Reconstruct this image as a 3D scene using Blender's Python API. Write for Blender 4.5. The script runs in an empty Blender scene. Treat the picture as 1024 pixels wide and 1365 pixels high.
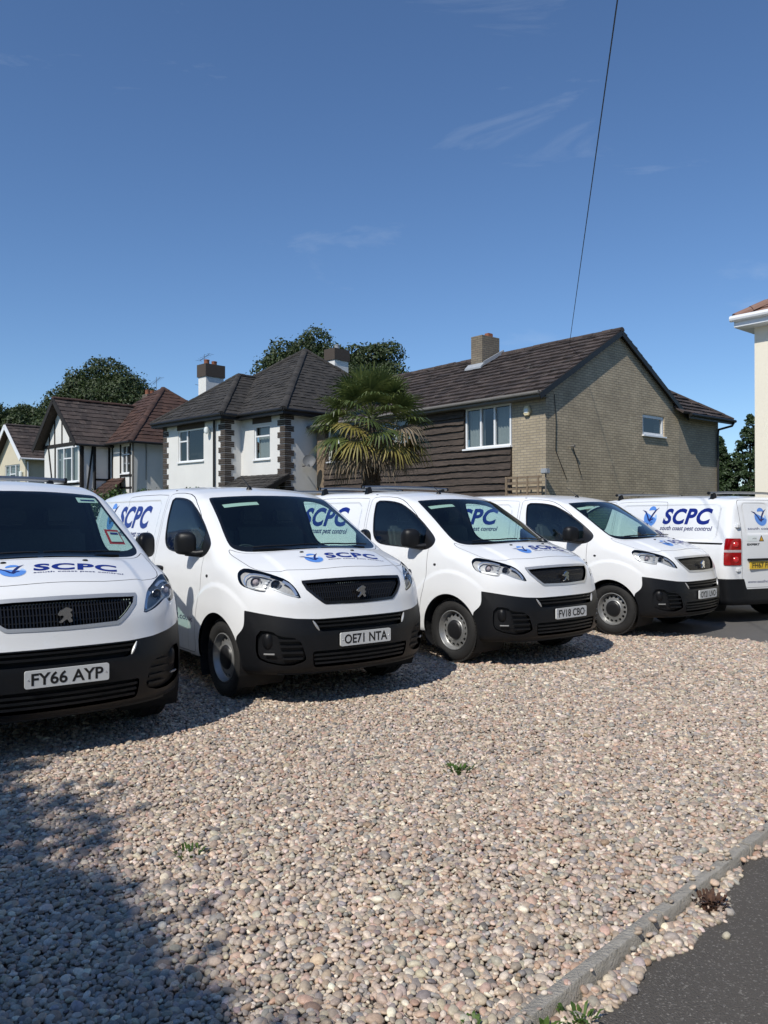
import bpy, bmesh, math, random
import numpy as np
from mathutils import Vector, Matrix, noise as mnoise
random.seed(7); rng = np.random.default_rng(11)
scn = bpy.context.scene
COL = scn.collection
R = math.radians

# ------------------------------------------------------------------ camera, sky, sun, exposure
cam_data = bpy.data.cameras.new('camera')
cam = bpy.data.objects.new('camera', cam_data); COL.objects.link(cam)
cam_data.sensor_fit = 'HORIZONTAL'; cam_data.sensor_width = 36.0; cam_data.lens = 36.892
cam_data.clip_start = 0.05; cam_data.clip_end = 3000
cam.location = (0, 0, 1.565)
cam.rotation_euler = (Matrix.Rotation(R(90.327), 3, 'X') @ Matrix.Rotation(-0.00127, 3, 'Z')).to_euler()
scn.camera = cam

SUN_EL = R(47.0)
SUN_H = (-0.53, -0.848)            # horizontal direction towards the sun
sun_vec = Vector((SUN_H[0]*math.cos(SUN_EL), SUN_H[1]*math.cos(SUN_EL), math.sin(SUN_EL)))
world = bpy.data.worlds.new('World'); scn.world = world; world.use_nodes = True
nt = world.node_tree; nt.nodes.clear()
w_out = nt.nodes.new('ShaderNodeOutputWorld'); w_bg = nt.nodes.new('ShaderNodeBackground')
sky = nt.nodes.new('ShaderNodeTexSky'); sky.sky_type = 'NISHITA'; sky.sun_disc = False
sky.sun_elevation = SUN_EL; sky.sun_rotation = math.atan2(SUN_H[0], SUN_H[1])
sky.altitude = 0; sky.air_density = 1.0; sky.dust_density = 0.0; sky.ozone_density = 8.5
# thin wisps of high cloud
w_tc = nt.nodes.new('ShaderNodeTexCoord'); w_map = nt.nodes.new('ShaderNodeMapping')
w_map.inputs['Rotation'].default_value = (0, R(28), 0); w_map.inputs['Scale'].default_value = (1.1, 1.1, 5.0); w_map.inputs['Location'].default_value = (9.59, 4.97, 16.1)
w_n = nt.nodes.new('ShaderNodeTexNoise'); w_n.inputs['Scale'].default_value = 2.6; w_n.inputs['Detail'].default_value = 9; w_n.inputs['Roughness'].default_value = .62; w_n.inputs['Distortion'].default_value = .6
w_r = nt.nodes.new('ShaderNodeValToRGB'); w_r.color_ramp.elements[0].position = .60; w_r.color_ramp.elements[1].position = .86
w_r.color_ramp.elements[1].color = (.26, .26, .26, 1)
w_mix = nt.nodes.new('ShaderNodeMixRGB'); w_mix.inputs['Color2'].default_value = (6.0, 6.6, 7.4, 1)
nt.links.new(w_tc.outputs['Generated'], w_map.inputs['Vector']); nt.links.new(w_map.outputs['Vector'], w_n.inputs['Vector'])
nt.links.new(w_n.outputs['Fac'], w_r.inputs['Fac']); nt.links.new(w_r.outputs['Color'], w_mix.inputs['Fac'])
nt.links.new(sky.outputs['Color'], w_mix.inputs['Color1']); nt.links.new(w_mix.outputs['Color'], w_bg.inputs['Color'])
w_bg.inputs['Strength'].default_value = 0.120
nt.links.new(w_bg.outputs['Background'], w_out.inputs['Surface'])

sun_data = bpy.data.lights.new('sun', 'SUN'); sun_data.energy = 4.2; sun_data.angle = R(0.53); sun_data.color = (1.0, .955, .88)
sun = bpy.data.objects.new('sun', sun_data); COL.objects.link(sun)
sun.rotation_euler = sun_vec.to_track_quat('Z', 'Y').to_euler(); sun.location = sun_vec*60

scn.view_settings.view_transform = 'Standard'; scn.view_settings.look = 'None'
scn.view_settings.exposure = 0.0; scn.view_settings.gamma = 1.0; scn.view_settings.use_curve_mapping = False
scn.cycles.max_bounces = 8; scn.cycles.transparent_max_bounces = 12
scn.cycles.use_adaptive_sampling = True; scn.cycles.adaptive_threshold = .012

# ------------------------------------------------------------------ helpers
def tag(o, label=None, cat=None, group=None, kind=None):
    if label: o['label'] = label
    if cat: o['category'] = cat
    if group: o['group'] = group
    if kind: o['kind'] = kind
    return o
def empty(name, loc=(0, 0, 0), rz=0.0):
    o = bpy.data.objects.new(name, None); COL.objects.link(o)
    o.empty_display_size = .2; o.location = loc; o.rotation_euler = (0, 0, rz); return o
def put(name, me, mat=None, parent=None):
    if mat is not None:
        me.materials.clear(); me.materials.append(mat)
    o = bpy.data.objects.new(name, me); COL.objects.link(o)
    if parent is not None: o.parent = parent
    return o
def mesh(name, verts, faces, smooth=False, normals=None):
    me = bpy.data.meshes.new(name)
    me.from_pydata([tuple(map(float, v)) for v in verts], [], [tuple(map(int, f)) for f in faces])
    if smooth: me.polygons.foreach_set('use_smooth', np.ones(len(me.polygons), bool))
    if normals is not None and len(me.polygons): me.normals_split_custom_set_from_vertices([tuple(map(float, n)) for n in normals])
    me.update(); return me
def obj(name, verts, faces, mat, parent=None, smooth=False, normals=None):
    return put(name, mesh(name, verts, faces, smooth, normals), mat, parent)
def by_angle(me, deg=35):
    me.polygons.foreach_set('use_smooth', np.ones(len(me.polygons), bool))
    bm = bmesh.new(); bm.from_mesh(me); c = R(deg)
    for e in bm.edges: e.smooth = len(e.link_faces) == 2 and e.calc_face_angle(0) < c
    bm.to_mesh(me); bm.free()
class MB:
    """collects shapes of ONE part"""
    def __init__(s): s.v = []; s.f = []
    def add(s, v, f):
        n = len(s.v); s.v += [tuple(p) for p in v]; s.f += [tuple(i+n for i in q) for q in f]; return s
    def box(s, x0, x1, y0, y1, z0, z1):
        return s.add([(x0,y0,z0),(x1,y0,z0),(x1,y1,z0),(x0,y1,z0),(x0,y0,z1),(x1,y0,z1),(x1,y1,z1),(x0,y1,z1)],
                     [(0,3,2,1),(4,5,6,7),(0,1,5,4),(1,2,6,5),(2,3,7,6),(3,0,4,7)])
    def tube(s, pts, rad, seg=10, cap=True):
        pts = [Vector(p) for p in pts]; rad = rad if isinstance(rad, (list, tuple)) else [rad]*len(pts)
        v = []; f = []; up = None
        for i, p in enumerate(pts):
            t = ((pts[min(i+1, len(pts)-1)] - pts[max(i-1, 0)])).normalized()
            if up is None: up = Vector((0, 0, 1)) if abs(t.z) < .9 else Vector((1, 0, 0))
            a = t.cross(up).normalized(); b = t.cross(a).normalized(); up = -b if up.dot(-b) > 0 else b
            for k in range(seg):
                th = 2*math.pi*k/seg; v.append(p + (a*math.cos(th) + b*math.sin(th))*rad[i])
        for i in range(len(pts)-1):
            for k in range(seg):
                k2 = (k+1) % seg; f.append((i*seg+k, i*seg+k2, (i+1)*seg+k2, (i+1)*seg+k))
        if cap: f.append(tuple(range(seg-1, -1, -1))); f.append(tuple((len(pts)-1)*seg+k for k in range(seg)))
        return s.add(v, f)
    def lathe(s, prof, seg=32, axis='y', c=(0, 0, 0)):
        v = []; f = []; n = len(prof)
        for k in range(seg):
            a = 2*math.pi*k/seg; ca, sa = math.cos(a), math.sin(a)
            for r, h in prof:
                p = (r*ca, h, r*sa) if axis == 'y' else ((r*ca, r*sa, h) if axis == 'z' else (h, r*ca, r*sa))
                v.append((p[0]+c[0], p[1]+c[1], p[2]+c[2]))
        for k in range(seg):
            k2 = (k+1) % seg
            for i in range(n-1): f.append((k*n+i, k*n+i+1, k2*n+i+1, k2*n+i))
        return s.add(v, f)
    def prism(s, poly, a, b, fn):
        """poly: 2d outline, extruded from depth a to b, fn(u, v, d) -> xyz"""
        n = len(poly); v = [fn(p[0], p[1], a) for p in poly] + [fn(p[0], p[1], b) for p in poly]
        f = [tuple(range(n-1, -1, -1)), tuple(range(n, 2*n))] + [(i, (i+1) % n, n+(i+1) % n, n+i) for i in range(n)]
        return s.add(v, f)
    def xform(s, m): s.v = [tuple(m @ Vector(p)) for p in s.v]; return s
    def mesh(s, name, bevel=0, ang=35, smooth=True):
        me = bpy.data.meshes.new(name); me.from_pydata(s.v, [], s.f)
        bm = bmesh.new(); bm.from_mesh(me)
        bmesh.ops.recalc_face_normals(bm, faces=bm.faces[:])
        if bevel:
            es = [e for e in bm.edges if len(e.link_faces) == 2 and e.calc_face_angle(0) > R(40)]
            bmesh.ops.bevel(bm, geom=es, offset=bevel, segments=2, affect='EDGES', clamp_overlap=True)
        bm.to_mesh(me); bm.free()
        if smooth: by_angle(me, ang)
        me.update(); return me
    def build(s, name, mat, parent=None, bevel=0, ang=35, smooth=True):
        return put(name, s.mesh(name, bevel, ang, smooth), mat, parent)
def copy_tree(o, parent=None):
    c = o.copy(); COL.objects.link(c); c.parent = parent
    for ch in list(o.children): copy_tree(ch, c)
    return c

# ------------------------------------------------------------------ materials
def N(nt, t, **kw):
    n = nt.nodes.new(t)
    for k, v in kw.items():
        if k in n.inputs.keys(): n.inputs[k].default_value = v
        else: setattr(n, k, v)
    return n
def base_mat(name, col=(.5, .5, .5), rough=.5, **kw):
    m = bpy.data.materials.new(name); m.use_nodes = True
    b = m.node_tree.nodes['Principled BSDF']
    b.inputs['Base Color'].default_value = (*col, 1); b.inputs['Roughness'].default_value = rough
    for k, v in kw.items(): b.inputs[k].default_value = v
    return m, m.node_tree, b
def mat_plain(name, col, rough=.5, var=.12, scale=6, bump=0, bscale=60, **kw):
    """a colour with a little mottling, and fine relief"""
    m, t, b = base_mat(name, col, rough, **kw)
    tc = N(t, 'ShaderNodeTexCoord'); n = N(t, 'ShaderNodeTexNoise', Scale=scale, Detail=5.0, Roughness=.6)
    t.links.new(tc.outputs['Object'], n.inputs['Vector'])
    mix = N(t, 'ShaderNodeMixRGB'); mix.inputs['Color1'].default_value = (*[c*(1-var) for c in col], 1); mix.inputs['Color2'].default_value = (*[min(c*(1+var), 1) for c in col], 1)
    t.links.new(n.outputs['Fac'], mix.inputs['Fac']); t.links.new(mix.outputs['Color'], b.inputs['Base Color'])
    if bump:
        n2 = N(t, 'ShaderNodeTexNoise', Scale=bscale, Detail=6.0, Roughness=.65); t.links.new(tc.outputs['Object'], n2.inputs['Vector'])
        bp = N(t, 'ShaderNodeBump', Strength=bump, Distance=.02); t.links.new(n2.outputs['Fac'], bp.inputs['Height']); t.links.new(bp.outputs['Normal'], b.inputs['Normal'])
    return m
def mat_glass(name, tint, f0=.045, rough=.0):
    m = bpy.data.materials.new(name); m.use_nodes = True; t = m.node_tree; t.nodes.clear()
    o = N(t, 'ShaderNodeOutputMaterial'); tr = N(t, 'ShaderNodeBsdfTransparent', Color=(*tint, 1)); gl = N(t, 'ShaderNodeBsdfGlossy', Color=(1, 1, 1, 1), Roughness=rough)
    lw = N(t, 'ShaderNodeLayerWeight', Blend=.5); pw = N(t, 'ShaderNodeMath', operation='POWER'); pw.inputs[1].default_value = 5.0
    ma = N(t, 'ShaderNodeMath', operation='MULTIPLY_ADD'); ma.inputs[1].default_value = 1-f0; ma.inputs[2].default_value = f0
    mx = N(t, 'ShaderNodeMixShader'); t.links.new(lw.outputs['Facing'], pw.inputs[0]); t.links.new(pw.outputs[0], ma.inputs[0]); t.links.new(ma.outputs[0], mx.inputs[0])
    t.links.new(tr.outputs[0], mx.inputs[1]); t.links.new(gl.outputs[0], mx.inputs[2]); t.links.new(mx.outputs[0], o.inputs['Surface'])
    return m
M = {}
def mat_paint():
    m, t, b = base_mat('white_paint', (.80, .81, .81), .28); b.inputs['Coat Weight'].default_value = .6; b.inputs['Coat Roughness'].default_value = .04
    tc = N(t, 'ShaderNodeTexCoord'); n = N(t, 'ShaderNodeTexNoise', Scale=2.2, Detail=6.0, Roughness=.7); t.links.new(tc.outputs['Object'], n.inputs['Vector'])
    # road film along the lower body
    sx = N(t, 'ShaderNodeSeparateXYZ'); t.links.new(tc.outputs['Object'], sx.inputs[0])
    mr = N(t, 'ShaderNodeMapRange'); mr.inputs['From Min'].default_value = .85; mr.inputs['From Max'].default_value = .25; mr.inputs['To Min'].default_value = .03; mr.inputs['To Max'].default_value = .5
    t.links.new(sx.outputs['Z'], mr.inputs['Value'])
    mu = N(t, 'ShaderNodeMath', operation='MULTIPLY'); t.links.new(n.outputs['Fac'], mu.inputs[0]); t.links.new(mr.outputs[0], mu.inputs[1])
    mix = N(t, 'ShaderNodeMixRGB'); mix.inputs['Color1'].default_value = (.80, .81, .81, 1); mix.inputs['Color2'].default_value = (.52, .49, .44, 1)
    t.links.new(mu.outputs[0], mix.inputs['Fac']); t.links.new(mix.outputs['Color'], b.inputs['Base Color'])
    r2 = N(t, 'ShaderNodeMapRange'); r2.inputs['To Min'].default_value = .22; r2.inputs['To Max'].default_value = .42; t.links.new(n.outputs['Fac'], r2.inputs['Value']); t.links.new(r2.outputs[0], b.inputs['Roughness'])
    return m
M['paint'] = mat_paint()
M['plastic'] = mat_plain('black_plastic', (.0075, .008, .0095), .40, .25, 9, .12, 400, **{'Specular IOR Level': .3})
M['plastic_gloss'] = mat_plain('black_gloss_plastic', (.012, .012, .013), .22, .1, 5)
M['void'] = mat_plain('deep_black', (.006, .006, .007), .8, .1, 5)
M['rubber'] = mat_plain('tyre_rubber', (.013, .0125, .012), .75, .3, 12, .3, 90)
M['seal'] = mat_plain('black_seal', (.01, .01, .011), .35, .1, 5)
M['chrome'] = mat_plain('chrome', (.72, .73, .74), .12, .05, 5, Metallic=1.0)
M['satin'] = mat_plain('satin_silver', (.56, .56, .55), .4, .08, 8, Metallic=.6)
M['steel'] = mat_plain('wheel_silver', (.36, .36, .35), .4, .2, 15, Metallic=.7)
M['cap'] = mat_plain('grey_black_cap', (.012, .012, .013), .4, .2, 20)
M['glass'] = mat_glass('windscreen_glass', (.68, .84, .79), .05)
M['glass_side'] = mat_glass('side_glass', (.66, .80, .77), .07)
M['lens'] = mat_glass('lamp_lens', (.95, .97, .98), .045)
M['frit'] = mat_plain('black_glass_border', (.006, .007, .008), .06, .05, 5)
M['lining'] = mat_plain('cab_lining', (.30, .33, .32), .8, .08, 10)
M['trim'] = mat_plain('cab_trim', (.045, .048, .052), .7, .2, 20)
M['seat'] = mat_plain('seat_cloth', (.07, .072, .078), .95, .25, 40)
M['visor'] = mat_plain('visor_cloth', (.62, .66, .62), .9, .05, 10)
M['plate_w'] = mat_plain('white_plate', (.62, .63, .62), .35, .04, 20)
M['plate_y'] = mat_plain('yellow_plate', (.72, .47, .03), .35, .04, 20)
M['ink'] = mat_plain('black_ink', (.008, .008, .009), .4, .05, 5)
M['navy'] = mat_plain('navy_vinyl', (.006, .017, .19), .3, .05, 5)
M['navy_text'] = mat_plain('navy_text_vinyl', (.014, .02, .12), .35, .05, 5)
M['blue'] = mat_plain('blue_vinyl', (.10, .26, .68), .3, .15, 5)
M['sky_blue'] = mat_plain('pale_blue_vinyl', (.38, .56, .86), .3, .15, 5)
M['red_lens'] = mat_plain('red_lamp_lens', (.32, .004, .006), .12, .4, 30, **{'Coat Weight': 1.0})
M['clear_lens'] = mat_plain('pale_lamp_lens', (.5, .42, .42), .12, .3, 30, **{'Coat Weight': 1.0})
M['red'] = mat_plain('red_card', (.5, .03, .02), .6, .05, 10)
M['card'] = mat_plain('white_card', (.72, .76, .74), .6, .04, 10)
M['amber'] = mat_plain('amber_print', (.65, .35, .02), .5, .05, 10)
M['lamp_white'] = mat_plain('lamp_reflector', (.75, .76, .78), .18, .1, 40, Metallic=.8)
M['grey_metal'] = mat_plain('grey_bar_metal', (.30, .31, .32), .35, .12, 12, Metallic=.9)
M['bowl'] = mat_plain('lamp_bowl', (.42, .41, .40), .5, .45, 40, Metallic=.1)
M['red_bright'] = mat_plain('bright_red_lens', (.62, .03, .03), .15, .2, 30, **{'Coat Weight': 1.0})
# ------------------------------------------------------------------ van body surface
def tab(pts,s):
    pts=np.array(pts,float);g=np.arange(pts[0,0]-.3,pts[-1,0]+.3,.005)
    v=np.interp(g,pts[:,0],pts[:,1])
    d0=(pts[1,1]-pts[0,1])/(pts[1,0]-pts[0,0]);d1=(pts[-1,1]-pts[-2,1])/(pts[-1,0]-pts[-2,0])
    v=np.where(g<pts[0,0],pts[0,1]+d0*(g-pts[0,0]),v);v=np.where(g>pts[-1,0],pts[-1,1]+d1*(g-pts[-1,0]),v)
    n=int(3*s/.005)+1;k=np.exp(-.5*(np.arange(-n,n+1)*.005/s)**2);k/=k.sum()
    vp=np.concatenate([v[0]-np.arange(n,0,-1)*.005*d0,v,v[-1]+np.arange(1,n+1)*.005*d1])
    v=np.convolve(vp,k,'valid')
    return lambda x:np.interp(x,g,v)
def sst(a,b,x):
    t=np.clip((x-a)/(b-a),0,1);return t*t*(3-2*t)
def smax(a,b,k):
    h=np.maximum(k-np.abs(a-b),0)/k
    return np.maximum(a,b)+h*h*k*.25
TC=tab([(-4.3,1.78),(-4.0,1.835),(-3.5,1.875),(-2.6,1.90),(-1.6,1.893),(-1.15,1.867),(-.9,1.83),(-.70,1.775),(.16,1.283),(.24,1.262),(.45,1.195),(.62,1.125),(.74,1.062),(.84,.98)],.035)
XF=tab([(.1,.74),(.22,.80),(.30,.855),(.42,.882),(.6,.880),(.7,.858),(.76,.842),(.86,.825),(.96,.795),(1.04,.768),(1.12,.72),(1.3,.60)],.03)
WZ=tab([(.15,.90),(.3,.925),(.5,.948),(.75,.957),(1.0,.95),(1.12,.936),(1.2,.915),(1.32,.888),(1.55,.835),(1.765,.768),(1.9,.72)],.03)
def rrect(x,z,x0,x1,z0,z1,r):
    qx=np.abs(x-(x0+x1)/2)-(x1-x0)/2+r;qz=np.abs(z-(z0+z1)/2)-(z1-z0)/2+r
    return np.hypot(np.maximum(qx,0),np.maximum(qz,0))+np.minimum(np.maximum(qx,qz),0)-r
def Wf(x,z):
    w=WZ(z)
    for cx in(0.,-3.275):
        r=np.hypot(x-cx,z-.335)
        w=w+.016*sst(.67,.615,r)
    w=w-.010*sst(.012,-.012,rrect(x,z,-3.80,-1.70,1.20,1.735,.10))
    w=w-.012*sst(.0,.6,x)
    w=w-.05*sst(-3.2,-4.1,x)
    return w
def Tf(x,ay):
    xx=x+.11*(ay/.68)**2*sst(-1.5,-.9,x)
    t=TC(xx)-.037*(ay/.68)**2
    # bonnet centre panel slightly raised with crease
    hood=sst(.1,.25,x)
    t=t+.012*hood*sst(.62,.56,ay)
    return t
def sdf(x,y,z):
    ay=np.abs(y)
    e=.01
    t=Tf(x,ay);sl=(Tf(x+e,ay)-Tf(x-e,ay))/(2*e)
    ft=(z-t)/np.sqrt(1+sl*sl)
    xf=XF(z)-.22*ay**2-.35*ay**6
    slx=.44*ay+2.1*ay**5
    ff=(x-xf)/np.sqrt(1+slx*slx)
    fs=ay-Wf(x,z)
    f=smax(ft,fs,.11)
    f=smax(f,ff,.10)
    xr=-4.085+.05*ay**2+.10*ay**6+.10*sst(1.2,1.9,z)+.009*sst(.012,-.012,rrect(ay,z,.06,.55,1.30,1.755,.06))
    f=smax(f,xr-x,.10)
    zb=.26+.0*x
    f=smax(f,(zb-z)*.9,.08)
    return f
def grad(p,h=1e-3):
    x,y,z=p.T
    return np.stack([sdf(x+h,y,z)-sdf(x-h,y,z),sdf(x,y+h,z)-sdf(x,y-h,z),sdf(x,y,z+h)-sdf(x,y,z-h)],-1)/(2*h)
def project(p,n=4):
    for _ in range(n):
        g=grad(p);p=p-(sdf(*p.T)/np.maximum((g*g).sum(-1),.05))[:,None]*g
    return p
def chaikin(p, n=2, closed=True):
    p = np.array(p, float)
    for _ in range(n):
        q = np.roll(p, -1, 0); p = np.stack([.75*p+.25*q, .25*p+.75*q], 1).reshape(-1, 2)
    return p
def polysd(px, py, poly):
    P = np.asarray(poly, float); n = len(P); d = np.full(px.shape, 1e9); inside = np.zeros(px.shape, bool)
    for i in range(n):
        a = P[i]; b = P[(i+1) % n]; e = b-a; L = e@e
        wx = px-a[0]; wy = py-a[1]; t = np.clip((wx*e[0]+wy*e[1])/max(L, 1e-12), 0, 1)
        d = np.minimum(d, (wx-t*e[0])**2+(wy-t*e[1])**2)
        c = (a[1] > py) != (b[1] > py)
        if a[1] != b[1]: inside ^= c & (px < (b[0]-a[0])*(py-a[1])/(b[1]-a[1])+a[0])
    return np.where(inside, -1, 1)*np.sqrt(d)
def iso_split(V, T, g, eps=5e-4):
    s = np.where(np.abs(g) < eps, 0, np.sign(g)).astype(int); st = s[T]
    mixed = (st.max(1) > 0) & (st.min(1) < 0)
    keep = T[~mixed]; Mx = T[mixed]; sm = st[mixed]
    if len(Mx) == 0: return V, T
    hasz = (sm == 0).any(1); out = [keep]; pairs = []
    B = Mx[hasz]; sb = sm[hasz]; r = np.argmax(sb == 0, 1); B = np.take_along_axis(B, (r[:, None]+np.arange(3)) % 3, 1)
    A = Mx[~hasz]; sa = sm[~hasz]; lone = np.where(sa.sum(1) > 0, -1, 1); r = np.argmax(sa == lone[:, None], 1); A = np.take_along_axis(A, (r[:, None]+np.arange(3)) % 3, 1)
    E = np.concatenate([B[:, [1, 2]], A[:, [0, 1]], A[:, [0, 2]]]); E = np.sort(E, 1)
    U, inv = np.unique(E, axis=0, return_inverse=True); inv = inv.ravel()
    t = g[U[:, 0]]/(g[U[:, 0]]-g[U[:, 1]]); NV = V[U[:, 0]]+(V[U[:, 1]]-V[U[:, 0]])*t[:, None]
    n0 = len(V); nb = len(B); na = len(A); ib = n0+inv[:nb]; i1 = n0+inv[nb:nb+na]; i2 = n0+inv[nb+na:]
    out += [np.stack([B[:, 0], B[:, 1], ib], 1), np.stack([B[:, 0], ib, B[:, 2]], 1),
            np.stack([A[:, 0], i1, i2], 1), np.stack([i1, A[:, 1], A[:, 2]], 1), np.stack([i1, A[:, 2], i2], 1)]
    return np.concatenate([V, NV]), np.concatenate(out)
def surface_nets():
    xs = np.concatenate([np.arange(-4.14, -1.6, .03), np.arange(-1.6, -.1, .02), np.arange(-.1, .93, .0125)])
    ys = np.concatenate([np.arange(-.009, 1.03, .018)]); zs = np.arange(.20, 1.95, .018)
    X, Y, Z = np.meshgrid(xs, ys, zs, indexing='ij')
    F = sdf(X.ravel(), Y.ravel(), Z.ravel()).reshape(X.shape); ins = F < 0
    c = [n-1 for n in F.shape]; S = np.zeros((*c, 3)); cnt = np.zeros(c)
    ax = [xs, ys, zs]
    for axis in range(3):
        oth = [a for a in range(3) if a != axis]
        for da in (0, 1):
            for db in (0, 1):
                off = [0, 0, 0]; off[oth[0]] = da; off[oth[1]] = db
                o2 = list(off); o2[axis] = 1
                s0 = tuple(slice(off[k], off[k]+c[k]) for k in range(3)); s1 = tuple(slice(o2[k], o2[k]+c[k]) for k in range(3))
                f0, f1 = F[s0], F[s1]; cr = (f0 < 0) != (f1 < 0); t = np.where(cr, f0/np.where(cr, f0-f1, 1), 0)
                for k, G in enumerate((X, Y, Z)):
                    S[..., k] += np.where(cr, G[s0]+t*(G[s1]-G[s0]), 0)
                cnt += cr
    act = cnt > 0; idx = np.full(c, -1); idx[act] = np.arange(act.sum()); V = S[act]/cnt[act][:, None]
    j0 = np.nonzero(act)[1] == 0
    Q = []
    for axis in range(3):
        oth = [a for a in range(3) if a != axis]
        sl0 = [slice(None)]*3; sl1 = [slice(None)]*3; sl0[axis] = slice(0, -1); sl1[axis] = slice(1, None)
        a, b = ins[tuple(sl0)], ins[tuple(sl1)]; cr = np.argwhere(a != b); inn = a[a != b]
        ok = (cr[:, oth[0]] > 0) & (cr[:, oth[1]] > 0) & (cr[:, oth[0]] < c[oth[0]]) & (cr[:, oth[1]] < c[oth[1]])
        cr = cr[ok]; inn = inn[ok]
        def g(d0, d1):
            q = cr.copy(); q[:, oth[0]] += d0; q[:, oth[1]] += d1; return idx[q[:, 0], q[:, 1], q[:, 2]]
        q = np.stack([g(-1, -1), g(0, -1), g(0, 0), g(-1, 0)], 1)
        flip = inn if axis != 1 else ~inn
        q = np.where(flip[:, None], q, q[:, ::-1]); Q.append(q)
    Q = np.concatenate(Q); Q = Q[(Q >= 0).all(1)]
    V[j0, 1] = 0; V = project(V, 5); V[j0, 1] = 0
    T = np.concatenate([Q[:, [0, 1, 2]], Q[:, [0, 2, 3]]])
    return V, T
# outlines on the body, side view (x, z), plan (x, y), front (y, z), front corner (a, z) with a = (y-x)/sqrt2
WIN = chaikin([(-1.44,1.762),(-1.235,1.76),(-1.06,1.74),(-.93,1.706),(-.755,1.627),(-.565,1.518),(-.408,1.413),(-.308,1.341),(-.272,1.295),(-.293,1.243),(-.364,1.202),(-.453,1.187),(-.65,1.201),(-.884,1.214),(-1.17,1.228),(-1.29,1.26),(-1.365,1.325),(-1.40,1.41),(-1.447,1.66)], 1)
DOOR = chaikin([(-.355,.86),(-.358,1.18),(-.36,1.32),(-.45,1.425),(-.58,1.515),(-.75,1.64),(-.95,1.752),(-1.15,1.802),(-1.5,1.808),(-1.54,1.76),(-1.53,1.2),(-1.53,.36),(-1.48,.315),(-.50,.315),(-.46,.36),(-.455,.58)], 1)
SLIDE = chaikin([(-1.60,.34),(-2.72,.34),(-2.75,.40),(-2.75,1.14),(-2.75,1.76),(-2.70,1.80),(-1.60,1.80),(-1.575,1.76),(-1.575,.38)], 1)
WS_H = [(.234,0),(.225,.16),(.205,.30),(.165,.43),(.112,.55),(.05,.675),(-.005,.735),(-.06,.772),(-.13,.782),(-.286,.757),(-.448,.722),(-.64,.69),(-.80,.667),(-.835,.64),(-.80,.55),(-.745,.33),(-.705,0)]
WS = chaikin(WS_H+[(x, -y) for x, y in WS_H[-2:0:-1]], 1)
HD_H = [(.635,0),(.628,.27),(.59,.43),(.52,.60),(.44,.735),(.34,.795),(.18,.812),(.0,.822),(-.06,.815),(-.065,.80),(.005,.757),(.072,.69),(.132,.565),(.186,.44),(.228,.305),(.247,.165),(.257,0)]
HOOD = chaikin(HD_H+[(x, -y) for x, y in HD_H[-2:0:-1]], 1)
HL = [(.438,1.079),(.424,1.113),(.378,1.132),(.245,1.109),(.122,1.080),(-.003,1.040),(-.075,.985),(-.113,.936),(-.138,.888),(-.07,.902),(-.012,.920),(.047,.944),(.095,.963),(.142,.975),(.150,.945),(.165,.942),(.225,.948),(.30,.966),(.375,.987),(.413,1.02)]
HLs = chaikin(HL, 1)
GR_H = [(0,.829),(.16,.831),(.345,.835),(.365,.842),(.43,.893),(.492,.956),(.512,1.015),(.505,1.030),(.30,1.040),(0,1.044)]
GRL = np.array(GR_H+[(-y, z) for y, z in GR_H[-2:0:-1]])
ZB = tab([(-.1,.722),(0,.722),(.25,.721),(.42,.72),(.605,.730),(.735,.75),(.84,.772),(.912,.790),(1.0,.80)], .02)
XB = tab([(.2,.30),(.4,.325),(.57,.352),(.62,.415),(.655,.437),(.7,.441),(.79,.434),(.9,.43)], .012)
FOG = chaikin([(.215,.635),(.076,.630),(.035,.592),(-.14,.572),(-.185,.43),(-.19,.385),(-.05,.34),(.18,.385),(.225,.45)], 1)
def far(g, ok): return np.where(ok, g, 1.0)
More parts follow.
